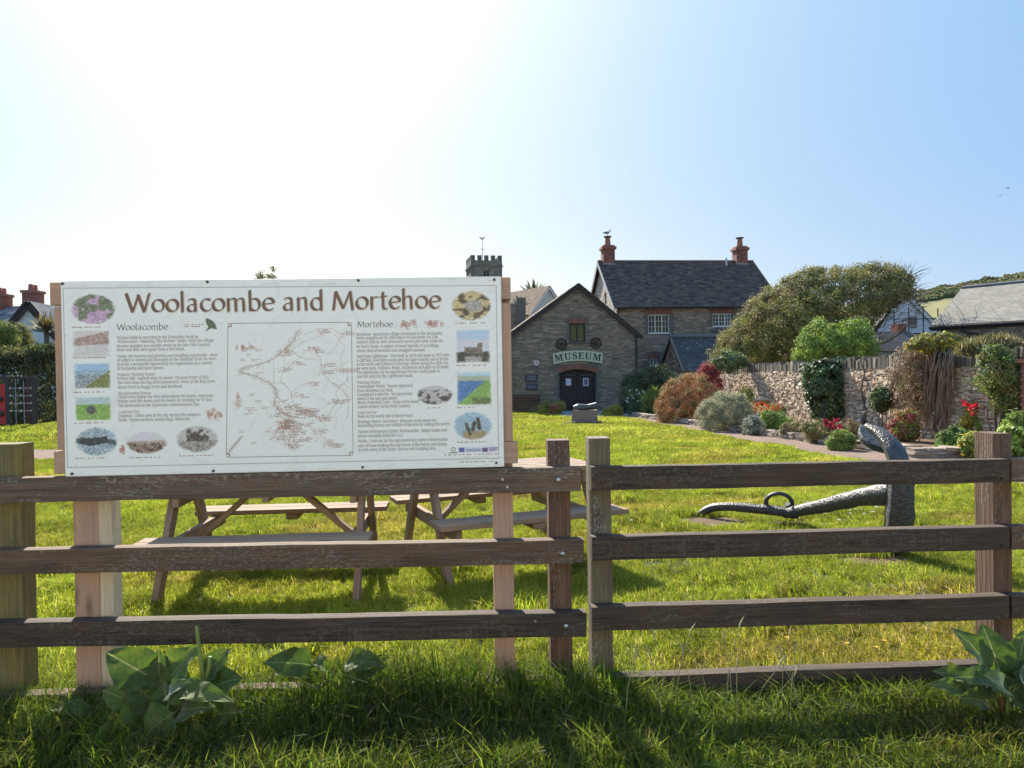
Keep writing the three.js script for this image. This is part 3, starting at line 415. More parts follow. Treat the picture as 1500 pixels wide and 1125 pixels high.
{
  const tl = F(86, 412, -0.012), bl = F(98, 700, -0.012), tr = F(734, 405, -0.012), br = F(739, 685, -0.012), ul = (tl[0] + bl[0]) / 2, ur = (tr[0] + br[0]) / 2, top = (tl[1] + tr[1]) / 2, bot = (bl[1] + br[1]) / 2 + 0.004, tilt = Math.atan2(tr[1] + br[1] - tl[1] - bl[1], 2 * (ur - ul));
  const w = ur - ul, h = top - bot, cx = (ul + ur) / 2, cy = (top + bot) / 2;
  const inner = part('board_panel', timber(w, h, 0.012, 0.002), std(0.72, 0.74, 0.71, 0.5), board, cx, cy, -0.018, 0, 0, tilt);
  const face = new THREE.PlaneGeometry(w - 0.006, h - 0.006); part('printed_face', face, new THREE.MeshPhysicalMaterial({ map: boardPrint(), roughness: 0.4, clearcoat: 0.15, clearcoatRoughness: 0.3 }), inner, 0, 0, 0.0075);
  for (const [x, y] of [[91.5, 415.7], [303.7, 412.9], [105.3, 694], [312.5, 689.8], [524.9, 410.7], [724.1, 409.6], [531.2, 684.3], [726.9, 678]]) { const q = F(x, y, -0.008); part('screw', screwGeo, darkMetal, board, q[0], q[1], -0.008); }
  // timber frame behind: two battens, two upright stiles, two posts
  const [b0] = F(73, 430, -0.03), [b1] = F(748, 420, -0.03), bw = b1 - b0, bh = 0.1;
  part('batten', timber(bw, bh, 0.045, 0.004), newMat, board, (b0 + b1) / 2, top - bh / 2 - 0.002, -0.05, 0, 0, tilt); part('batten', timber(bw + 0.02, bh, 0.045, 0.004), newMat, board, (b0 + b1) / 2 + 0.012, bot + bh / 2 + 0.012, -0.05, 0, 0, tilt);
  for (const [x0, x1] of [[81, 128], [712, 750]]) { const [p] = F(x0, 560, -0.03), [q] = F(x1, 560, -0.03); part('stile', timber(q - p, h - 2 * bh - 0.03, 0.04, 0.004), newMat, board, (p + q) / 2, cy, -0.052); }
  post(board, 'post', newMat, 106, 147, 470, 0.1, -0.075, -0.25, 850); post(board, 'post', creamMat, 138, 168, 560, 0.085, -0.081, -0.25, 850);
  post(board, 'post', newMat, 720, 754.5, 412, 0.1, -0.075);
}
// ---------------------------------------------------------------- picnic tables
seed(51);
const tableMat = woodMat(9, [0.27, 0.19, 0.135], { lichen: 0.1, worn: 0.35, contrast: 0.35, spot: [0.42, 0.38, 0.34] });
function makeTable() {
  const t = new THREE.Group(), L = 1.5;
  for (let k = 0; k < 5; k++) part('tabletop_board', timber(L, 0.036, 0.135, 0.004), tableMat, t, 0, 0.732, (k - 2) * 0.143);
  for (const s of [-1, 1]) for (const k of [0, 1]) part('seat_board', timber(L, 0.036, 0.135, 0.004), tableMat, t, 0, 0.432, s * (0.535 + k * 0.142));
  for (const x of [-0.6, 0.6]) {
    part('seat_beam', timber(0.045, 0.095, 1.38, 0.004), tableMat, t, x, 0.364, 0); part('top_beam', timber(0.045, 0.09, 0.66, 0.004), tableMat, t, x, 0.666, 0);
    for (const s of [-1, 1]) { const a = V(x + 0.0465 * Math.sign(x), 0.71, s * 0.19), b = V(x + 0.0465 * Math.sign(x), -0.03, s * 0.6), m = part('leg', timber(0.045, a.distanceTo(b), 0.095, 0.004), tableMat, t); m.position.copy(a).lerp(b, 0.5); m.rotation.x = -s * Math.atan2(0.41, 0.74); }
    const a = V(x - 0.05 * Math.sign(x), 0.34, 0), b = V(x * 0.22, 0.705, 0), m = part('brace', timber(0.04, a.distanceTo(b), 0.07, 0.004), tableMat, t); m.position.copy(a).lerp(b, 0.5); m.rotation.z = Math.sign(x) * Math.atan2(Math.abs(a.x - b.x), b.y - a.y);
  }
  part('centre_beam', timber(0.045, 0.07, 0.66, 0.004), tableMat, t, 0, 0.676, 0);
  for (const s of [-1, 1]) part('seat_batten', timber(0.09, 0.045, 0.27, 0.004), tableMat, t, 0, 0.389, s * 0.606);
  return t;
}
const table0 = makeTable(); table0.name = numbered('picnic_table'); scene.add(table0); tag(table0, 'brown wooden picnic table standing directly behind the information board', 'picnic table', 'picnic tables on the lawn');
table0.position.set(-1.74, groundY(-1.74, -5.42), -5.42); table0.rotation.y = 0.075;
const table1 = table0.clone(); table1.name = numbered('picnic_table'); scene.add(table1); tag(table1, 'brown wooden picnic table set at an angle behind the two middle fence posts', 'picnic table', 'picnic tables on the lawn');
table1.position.set(-0.1, groundY(-0.1, -6.02), -6.02); table1.rotation.y = 0.4;

// ---------------------------------------------------------------- anchor
seed(61);
{
  const A = (x, y, d) => atD(x, y, d), g = onG(1300, 826);
  const ironTex = tex(256, 256, (i, j) => { const a = fbm(i / 12, j / 12, 4, 2), b = fbm(i / 3, j / 3, 2, 7), r = sstep(0.58, 0.72, fbm(i / 20, j / 20, 3, 11)), k = 0.55 + 0.9 * a + 0.3 * (b - 0.5); return [lerp(0.055, 0.12, r * 0.5) * k, lerp(0.057, 0.075, r * 0.5) * k, lerp(0.064, 0.06, r * 0.5) * k]; });
  const ironBump = tex(256, 256, (i, j) => fbm(i / 9, j / 9, 4, 5), false); ironTex.repeat.set(1, 1);
  const iron = new THREE.MeshStandardMaterial({ map: ironTex, bumpMap: ironBump, bumpScale: 0.009, roughness: 0.45, metalness: 0.1 });
  const t = thing('anchor', 'large old black painted iron anchor lying on the lawn', 'anchor', V(g.x, 0, g.z)), P = (x, y, d) => A(x, y, d).sub(t.position);
  part('arm', limb([P(1290, 852, 6.15), P(1303, 815, 5.98), P(1316, 765, 5.84), P(1320, 718, 5.8), P(1318, 682, 5.82), P(1305, 652, 5.95), P(1288, 634, 6.1), P(1269, 623, 6.25)], [0.075, 0.09, 0.1, 0.115, 0.1, 0.085, 0.068, 0.03], 6, 0.16, 0.8, 0.4), iron, t);
  part('shank', limb([P(1318, 720, 5.84), P(1285, 724, 6.05), P(1240, 733, 6.4), P(1195, 743, 6.8), P(1150, 752, 7.2)], [0.1, 0.085, 0.075, 0.066, 0.055], 6, 0.16, 1, 0.3), iron, t);
  part('stock', limb([P(1014, 762, 7.7), P(1026, 753, 7.62), P(1042, 744.5, 7.54), P(1062, 742, 7.44), P(1105, 745, 7.3), P(1152, 750, 7.16), P(1170, 753, 7.1)], [0.022, 0.042, 0.046, 0.048, 0.05, 0.052, 0.05], 8, 0.08), iron, t);
  // palm of the upper arm: a thick plate with a rounded, pointed outline
  { const s = new THREE.Shape(); s.moveTo(0, -0.24); s.quadraticCurveTo(0.15, -0.17, 0.14, 0.02); s.quadraticCurveTo(0.1, 0.2, 0, 0.28); s.quadraticCurveTo(-0.1, 0.2, -0.14, 0.02); s.quadraticCurveTo(-0.15, -0.17, 0, -0.24);
    const pg = new THREE.ExtrudeGeometry(s, { depth: 0.03, bevelEnabled: true, bevelSize: 0.012, bevelThickness: 0.012, bevelSegments: 2, curveSegments: 6 }), m = part('palm', pg, iron, t); const ty = P(1266, 622, 6.3).sub(P(1301, 656, 5.98)).normalize(), tx = V(0.94, 0.1, -0.3), tz = tx.clone().cross(ty).normalize(); tx.copy(ty).cross(tz); m.matrixAutoUpdate = true; m.quaternion.setFromRotationMatrix(new THREE.Matrix4().makeBasis(tx, ty, tz)); m.position.copy(P(1279, 646, 6.3)); m.scale.set(0.72, 0.72, 1); }
  { const m = part('shackle_ring', new THREE.TorusGeometry(0.115, 0.021, 8, 28), iron, t); m.position.copy(P(1141, 737, 7.22)); m.rotation.set(0.35, -0.35, 0.2); m.scale.set(1.05, 0.92, 1); }
  { const m = part('shackle_pin', new THREE.CylinderGeometry(0.03, 0.03, 0.16, 10), iron, t); m.position.copy(P(1158, 748, 7.17)); m.rotation.set(0.3, 0, 0.5); }
}

// ---------------------------------------------------------------- stone walling
const SLATE = [[0.275, 0.22, 0.16], [0.32, 0.255, 0.185], [0.225, 0.185, 0.14], [0.36, 0.28, 0.205], [0.29, 0.225, 0.16], [0.25, 0.21, 0.165]];
const WARM = [[0.42, 0.32, 0.24], [0.49, 0.39, 0.3], [0.35, 0.26, 0.19], [0.54, 0.44, 0.34], [0.38, 0.25, 0.18], [0.3, 0.24, 0.19]];
// coursed rubble on the z = 0 plane of a wall, inside(x, y) says where the wall is
function rubble(w, h, inside, o = {}) {
  const { rows = [0.045, 0.11], len = [0.12, 0.5], proud = [0.004, 0.035], cols = SLATE, gap = 0.012, y0 = 0, x0 = 0, jitter = 0.008, wild = 0 } = o, a = new Acc();
  for (let y = y0; y < h;) {
    const rh = rr(...rows);
    for (let x = x0 - rnd() * 0.2; x < w;) {
      const l = rr(...len) * (rh > 0.09 ? 1.1 : 0.9), cx = x + l / 2, cy = y + rh / 2 + Math.sin(x * 1.7) * 0.02 + gauss() * wild, sh = wild ? rh * rr(0.6, 1.45) : rh;
      if (inside(cx - l * 0.45, cy) && inside(cx + l * 0.45, cy) && inside(cx, cy + rh * 0.5) && inside(cx, cy - rh * 0.4)) { const p = rr(...proud); a.box(cx, cy, p / 2 - 0.01, l - gap, sh - gap, p + 0.02, jit(cols[Math.floor(rnd() * cols.length)], 0.22, 0.12), jitter); }
      x += l;
    }
    y += rh;
  }
  return a.geo();
}
const mortar = new THREE.MeshStandardMaterial({ roughness: 1, map: tex(256, 256, (i, j) => { const k = 0.15 * (0.6 + 0.8 * fbm(i / 9, j / 9, 4, 2)); return [k * 1.12, k, k * 0.84]; }) });
const warmMortar = new THREE.MeshStandardMaterial({ roughness: 1, map: tex(256, 256, (i, j) => { const k = 0.27 * (0.6 + 0.8 * fbm(i / 9, j / 9, 4, 3)); return [k * 1.1, k * 0.92, k * 0.78]; }) });
const stoneMat = vcol(0.95, { bumpMap: tex(256, 256, (i, j) => fbm(i / 6, j / 6, 4, 4), false), bumpScale: 0.01 });
const slateRoof = vcol(0.95), brickMat = [std(0.30, 0.115, 0.075), std(0.36, 0.15, 0.1), std(0.24, 0.10, 0.075), std(0.28, 0.14, 0.10)];
const brickGeo = new THREE.BoxGeometry(1, 1, 1);
function brick(parent, x, y, z, w, h, d, rz = 0, ry = 0) { const m = part('brick', brickGeo, brickMat[Math.floor(rnd() * 4)], parent, x, y, z, ry, 0, rz); m.scale.set(w, h, d); return m; }
function shapeOf(pts, holes = []) { const s = new THREE.Shape(pts.map(([x, y]) => new THREE.Vector2(x, y))); for (const h of holes) s.holes.push(new THREE.Path(h.map(([x, y]) => new THREE.Vector2(x, y)))); return s; }
const rectPts = (x0, y0, x1, y1) => [[x0, y0], [x1, y0], [x1, y1], [x0, y1]];
function slab(pts, depth, holes) { const g = new THREE.ExtrudeGeometry(shapeOf(pts, holes), { depth, bevelEnabled: false }); g.translate(0, 0, -depth); return g; }
// rows of slates on a slope: origin at the left end of the eave, along x, up the slope by angle a (rising towards -z)
function slates(w, run, a, sw, sh, cols, th = 0.012, tone = 0.2) {
  const acc = new Acc(), L = run / Math.cos(a), M = new THREE.Matrix4().makeRotationX(-(Math.PI / 2 - a));     // x along, y up the slope
  const n = Math.ceil(L / sh);
  for (let r = 0; r < n; r++) for (let x = -(r % 2) * sw / 2 + 0.001; x < w; x += sw) {
    const x0 = Math.max(0, x), x1 = Math.min(w, x + sw); if (x1 - x0 < 0.03) continue;
    const y = Math.min(r * sh + rr(-0.006, 0.006), L - sh), hh = Math.min(sh * 1.25, L - y);
    const T = M.clone().multiply(new THREE.Matrix4().makeTranslation((x0 + x1) / 2, y + hh / 2, 0.02 + rr(0, 0.006))).multiply(new THREE.Matrix4().makeRotationX(0.03));
    acc.box(0, 0, 0, x1 - x0 - 0.006, hh, th, jit(cols[Math.floor(rnd() * cols.length)], tone, 0.06), 0.001, T);
  }
  return acc.geo();
}
const glass = new THREE.MeshPhysicalMaterial({ color: rgb(0.03, 0.035, 0.04), roughness: 0.08, clearcoat: 1, clearcoatRoughness: 0.05 });
const whitePaint = std(0.72, 0.71, 0.67, 0.5), blackPaint = std(0.03, 0.028, 0.027, 0.55), darkWood = std(0.05, 0.034, 0.028, 0.75), lead = std(0.12, 0.125, 0.135, 0.6);
const bar = (x0, y0, x1, y1, d) => { const g = new THREE.BoxGeometry(x1 - x0, y1 - y0, d); g.translate((x0 + x1) / 2, (y0 + y1) / 2, 0); return g; };
function casement(parent, x0, y0, x1, y1, lights, cols, rows, frameMat, z = -0.1, t = 0.05) {
  const w = new THREE.Group(); w.name = 'window'; parent.add(w); w.position.z = z;
  const fr = []; fr.push(bar(x0, y0, x1, y0 + t, 0.06), bar(x0, y1 - t, x1, y1, 0.06)); for (let k = 0; k <= lights; k++) { const x = lerp(x0, x1 - t, k / lights); fr.push(bar(x, y0 + t, x + t, y1 - t, 0.058)); }
  part('frame', mergeGeometries(fr), frameMat, w);
  const mu = [], lw = (x1 - x0 - t) / lights;
  for (let k = 0; k < lights; k++) { const a = x0 + k * lw + t, b = x0 + (k + 1) * lw; for (let c = 1; c < cols; c++) { const x = lerp(a, b, c / cols); mu.push(bar(x - 0.012, y0 + t, x + 0.012, y1 - t, 0.03)); } for (let r = 1; r < rows; r++) { const y = lerp(y0 + t, y1 - t, r / rows); mu.push(bar(a, y - 0.012, b, y + 0.012, 0.028)); } part('pane', new THREE.PlaneGeometry(b - a, y1 - y0 - 2 * t), glass, w, (a + b) / 2, (y0 + y1) / 2, -0.012); }
  if (mu.length) part('glazing_bars', mergeGeometries(mu), frameMat, w);
  return w;
}
const inRect = (x, y, [x0, y0, x1, y1]) => x > x0 && x < x1 && y > y0 && y < y1;
const YAW = 0.0925;

// ---------------------------------------------------------------- the museum
seed(71);
{
  const o = onG(748, 606); o.copy(atD(748, 600, 37.9)); o.y = groundY(o.x, o.z) - 0.02;
  const t = thing('museum_building', 'grey slate-stone gabled museum with dark double doors and round cartwheels', 'building', o, YAW), M = upright(o, YAW);
  const W = M(933, 490)[0], eL = M(748, 492)[1], eR = M(933, 489)[1], [ax, ay] = M(846.5, 418.5), LEN = 11, e = (eL + eR) / 2;
  const dx0 = M(819.5, 580)[0], dx1 = M(873.5, 580)[0], dTop = M(846, 541)[1], dSide = M(846, 547)[1], [wx0, wy1] = M(834, 474), [wx1, wy0] = M(857.5, 501);
  const arch = []; for (let k = 0; k <= 10; k++) { const u = k / 10; arch.push([lerp(dx1, dx0, u), dSide + (dTop - dSide) * (1 - Math.pow(2 * u - 1, 2))]); }
  const door = [[dx0, 0.0], [dx1, 0.0], ...arch], win = rectPts(wx0, wy0, wx1, wy1);
  part('wall', slab([[0, -0.3], [W, -0.3], [W, e], [ax, ay], [0, e]], 0.4, [door.map(([x, y]) => [x, y + 0.001]), win]), mortar, t);
  const gable = (x, y) => x > 0.02 && x < W - 0.02 && y < ay - Math.abs(x - ax) / (x < ax ? ax : W - ax) * (ay - e) - 0.1;
  const st = part('stone_facing', rubble(W, ay, (x, y) => gable(x, y) && !inRect(x, y, [dx0 - 0.1, -1, dx1 + 0.1, dTop + 0.26]) && !inRect(x, y, [wx0 - 0.04, wy0 - 0.05, wx1 + 0.04, wy1 + 0.32]), { y0: -0.2 }), stoneMat, t); st.userData.kind = 'stuff';
  const side = new THREE.BoxGeometry(0.4, e + 0.3, LEN - 0.4); part('wall', side, mortar, t, 0.2, (e - 0.3) / 2, -LEN / 2 - 0.2); part('wall', side, mortar, t, W - 0.2, (e - 0.3) / 2, -LEN / 2 - 0.2);
  part('wall', slab([[0, -0.3], [W, -0.3], [W, e], [ax, ay], [0, e]], 0.4), mortar, t, 0, 0, -LEN);
  // roof: two slopes of slate, dark bargeboards
  const roofTan = [[0.19, 0.145, 0.115], [0.16, 0.125, 0.1], [0.22, 0.17, 0.14]], sl = Math.atan2(ay - e, ax), slr = Math.atan2(ay - e, W - ax), ov = 0.25;
  for (const s of [-1, 1]) {
    const a = s < 0 ? sl : slr, run = (s < 0 ? ax : W - ax) + ov, g = slates(LEN + 0.5, run, a, 0.3, 0.24, roofTan), m = part('roof', g, slateRoof, t);
    m.rotation.y = s < 0 ? -Math.PI / 2 : Math.PI / 2; m.position.set(s < 0 ? -ov : W + ov, e - Math.tan(a) * ov + 0.1, s < 0 ? -LEN - 0.25 : 0.25); m.userData.kind = 'stuff';
    const bl = Math.hypot(run, run * Math.tan(a)), bb = part('bargeboard', new THREE.BoxGeometry(bl, 0.2, 0.05), darkWood, t); bb.position.set(s < 0 ? ax - run / 2 : ax + run / 2, ay - run * Math.tan(a) / 2 + 0.0, 0.2); bb.rotation.z = s < 0 ? a : -a;
    part('roof_deck', new THREE.BoxGeometry(bl, 0.05, LEN + 0.3), darkWood, t, s < 0 ? ax - run / 2 : ax + run / 2, ay - run * Math.tan(a) / 2 + 0.07, -LEN / 2 + 0.02, 0, 0, s < 0 ? a : -a);
  }
  // double doors set back in the arch
  const mid = (dx0 + dx1) / 2;
  for (const s of [-1, 1]) {
    const d = new THREE.Group(); d.name = 'door'; t.add(d); const x0 = s < 0 ? dx0 : mid + 0.01, x1 = s < 0 ? mid - 0.01 : dx1, n = 6;
    for (let k = 0; k < n; k++) part('plank', new THREE.BoxGeometry((x1 - x0) / n - 0.012, dTop - 0.03, 0.04), darkWood, d, lerp(x0, x1, (k + 0.5) / n), dTop / 2, -0.24);
    part('top_rail', new THREE.BoxGeometry(x1 - x0 - 0.2, 0.07, 0.03), std(0.09, 0.085, 0.085), d, (x0 + x1) / 2, M(846, 549.5)[1], -0.2);
    const [n0, m1] = s < 0 ? M(829.5, 554.5) : M(855, 554), [n1, m0] = s < 0 ? M(837.5, 565) : M(863.5, 565.5);
    part('notice', new THREE.BoxGeometry(n1 - n0, m1 - m0, 0.012), std(0.55, 0.57, 0.62, 0.5), d, (n0 + n1) / 2, (m0 + m1) / 2, -0.195); part('notice_sheet', new THREE.BoxGeometry((n1 - n0) * 0.66, (m1 - m0) * 0.7, 0.006), s < 0 ? std(0.62, 0.62, 0.68, 0.5) : std(0.16, 0.13, 0.2, 0.5), d, (n0 + n1) / 2, (m0 + m1) / 2, -0.184);
  }
  part('door_backing', new THREE.BoxGeometry(dx1 - dx0, dTop, 0.03), blackPaint, t, mid, dTop / 2, -0.3); part('door_step', new THREE.BoxGeometry(dx1 - dx0 + 0.3, 0.14, 0.5), std(0.22, 0.21, 0.2), t, mid, -0.03, 0.26);
  for (let k = 0; k < 22; k++) { const u = (k + 0.5) / 22, x = lerp(dx0 - 0.1, dx1 + 0.1, u), y = dSide + (dTop - dSide) * (1 - Math.pow(2 * u - 1, 2)) + 0.12; brick(t, x, y, 0.0, (dx1 - dx0 + 0.2) / 22 - 0.012, 0.23, 0.07, (0.5 - u) * 0.5); }
  for (let k = 0; k < 13; k++) brick(t, lerp(wx0 - 0.06, wx1 + 0.06, (k + 0.5) / 13), wy1 + 0.15, 0, (wx1 - wx0 + 0.12) / 13 - 0.012, 0.27, 0.07, (0.5 - (k + 0.5) / 13) * 0.16);
  casement(t, wx0, wy0, wx1, wy1, 2, 1, 1, blackPaint, -0.14, 0.07);
  for (const k of [0, 1]) part('curtain', new THREE.BoxGeometry((wx1 - wx0) * 0.34, wy1 - wy0 - 0.16, 0.02), std(0.16, 0.14, 0.05, 0.9), t, lerp(wx0, wx1, k ? 0.74 : 0.27), (wy0 + wy1) / 2, -0.145);
  part('window_sill', new THREE.BoxGeometry(wx1 - wx0 + 0.14, 0.07, 0.2), std(0.14, 0.13, 0.12), t, (wx0 + wx1) / 2, wy0 - 0.035, 0.0);
  // downpipe and gutter end at the right corner
  part('downpipe', new THREE.CylinderGeometry(0.045, 0.045, e, 8), blackPaint, t, W - 0.05, e / 2, 0.09);
  // cartwheels hung on the wall
  [[822, 504], [872, 502.5]].forEach(([px, py], k) => {
    const [x, y] = M(px, py), p = V(x, y, 0.09).applyAxisAngle(V(0, 1, 0), YAW).add(o), w = thing('cartwheel', k ? 'dark iron-rimmed cartwheel on the museum wall beside the downpipe side of its window' : 'dark iron-rimmed cartwheel on the museum wall above the alarm box', 'wheel', p, YAW, 'cartwheels on the museum wall');
    part('rim', new THREE.TorusGeometry(0.27, 0.035, 6, 28), darkWood, w); part('hub', new THREE.CylinderGeometry(0.075, 0.085, 0.09, 12), darkWood, w, 0, 0, 0, 0, Math.PI / 2);
    for (let s = 0; s < 8; s++) { const a = s / 8 * 6.2832; part('spoke', new THREE.BoxGeometry(0.2, 0.035, 0.03), darkWood, w, Math.cos(a) * 0.165, Math.sin(a) * 0.165, 0, 0, 0, a); }
  });
  // the arched sign
  {
    const [x0, y0] = M(811, 531), [x1] = M(881.5, 530), [, yc] = M(846, 528.5), [, yt] = M(846, 513.5), w = x1 - x0, h = yt - yc, sag = 0.16, base = yc;
    const p = V((x0 + x1) / 2, base, 0.07).applyAxisAngle(V(0, 1, 0), YAW).add(o), sg = thing('museum_sign', 'arched cream sign reading MUSEUM in dark capitals above the doors', 'sign', p, YAW);
    const pt = (u, top) => [lerp(-w / 2, w / 2, u) + (top ? (u - 0.5) * 0.1 : 0), -sag * Math.pow(2 * u - 1, 2) + (top ? h : 0)], lo = [], hi = [];
    for (let k = 0; k <= 16; k++) { lo.push(pt(k / 16, 0)); hi.unshift(pt(k / 16, 1)); }
    const gg = new THREE.ExtrudeGeometry(shapeOf([...lo, ...hi]), { depth: 0.03, bevelEnabled: true, bevelSize: 0.006, bevelThickness: 0.006, bevelSegments: 1 }); gg.translate(0, 0, -0.02);
    part('sign_plate', gg, std(0.58, 0.59, 0.4, 0.6), sg);
    const { FontLoader } = await import('three/addons/loaders/FontLoader.js'), { TextGeometry } = await import('three/addons/geometries/TextGeometry.js'), font = await new FontLoader().loadAsync('fonts/droid/droid_serif_bold.typeface.json');
    const at = [0.115, 0.29, 0.435, 0.56, 0.705, 0.88];
    [...'MUSEUM'].forEach((ch, k) => { const lg = new TextGeometry(ch, { font, size: h * 0.66, depth: 0.008, curveSegments: 4 }); lg.computeBoundingBox(); const b = lg.boundingBox; lg.translate(-(b.min.x + b.max.x) / 2, 0, 0); const u = at[k], q = pt(u, 0); part('letter', lg, std(0.03, 0.035, 0.03, 0.6), sg, q[0] + (u - 0.5) * 0.03, q[1] + h * 0.17, 0.018, 0, 0, -(u - 0.5) * 0.34); });
  }
  { const [x, y] = M(785.5, 532), p = V(x, y, 0.05).applyAxisAngle(V(0, 1, 0), YAW).add(o), s = shapeOf([[-0.13, 0.12], [-0.1, -0.05], [0, -0.14], [0.1, -0.05], [0.13, 0.12]]), al = thing('alarm_box', 'small white shield-shaped alarm box on the museum wall', 'alarm', p, YAW); part('case', new THREE.ExtrudeGeometry(s, { depth: 0.06, bevelSize: 0.01, bevelThickness: 0.01, bevelSegments: 1 }), std(0.7, 0.7, 0.68, 0.5), al, 0, 0, -0.02); part('badge', new THREE.CylinderGeometry(0.05, 0.05, 0.015, 12), std(0.5, 0.05, 0.05), al, 0, 0.02, 0.055, 0, Math.PI / 2); }
  [[769, 549, 787.5, 558.5], [770, 562, 787.5, 571]].forEach(([a, b, c, d], k) => {
    const [x0, y1] = M(a, b), [x1, y0] = M(c, d), p = V((x0 + x1) / 2, y0, 0.06).applyAxisAngle(V(0, 1, 0), YAW).add(o), pl = thing('wall_plaque', k ? 'lower dark blue plaque on the museum wall above the bench' : 'upper dark blue plaque with pale lines of lettering on the museum wall', 'plaque', p, YAW, 'blue plaques on the museum wall');
    part('plate', new THREE.BoxGeometry(x1 - x0, y1 - y0, 0.03), std(0.035, 0.045, 0.085, 0.5), pl, 0, (y1 - y0) / 2, 0);
    for (let r = 0; r < 3 - k; r++) for (let q = 0; q < 7; q++) if (rnd() < 0.85) part('lettering', new THREE.BoxGeometry(0.04, 0.035, 0.004), std(0.4, 0.42, 0.46), pl, (q - 3) * 0.062, (y1 - y0) * (0.75 - r * 0.25) - k * 0.03, 0.018);
  });
  // bench against the wall, shrubs in pots by the door
  { const [x0] = M(746, 590), [x1] = M(790, 590), p = V((x0 + x1) / 2, 0.02, 0.55).applyAxisAngle(V(0, 1, 0), YAW).add(o), w = x1 - x0, b = thing('garden_bench', 'brown wooden bench standing against the museum wall', 'bench', p, YAW), bm = std(0.12, 0.06, 0.035, 0.7);
    for (let k = 0; k < 4; k++) part('seat_slat', new THREE.BoxGeometry(w, 0.03, 0.09), bm, b, 0, 0.44, -0.18 + k * 0.11); for (let k = 0; k < 3; k++) part('back_slat', new THREE.BoxGeometry(w, 0.11, 0.025), bm, b, 0, 0.58 + k * 0.14, -0.26);
    for (const s of [-1, 1]) { part('leg', new THREE.BoxGeometry(0.06, 0.44, 0.06), bm, b, s * (w / 2 - 0.06), 0.21, 0.16); part('leg', new THREE.BoxGeometry(0.06, 0.92, 0.06), bm, b, s * (w / 2 - 0.06), 0.45, -0.3); part('armrest', new THREE.BoxGeometry(0.06, 0.04, 0.5), bm, b, s * (w / 2 - 0.06), 0.66, -0.06); } }
}

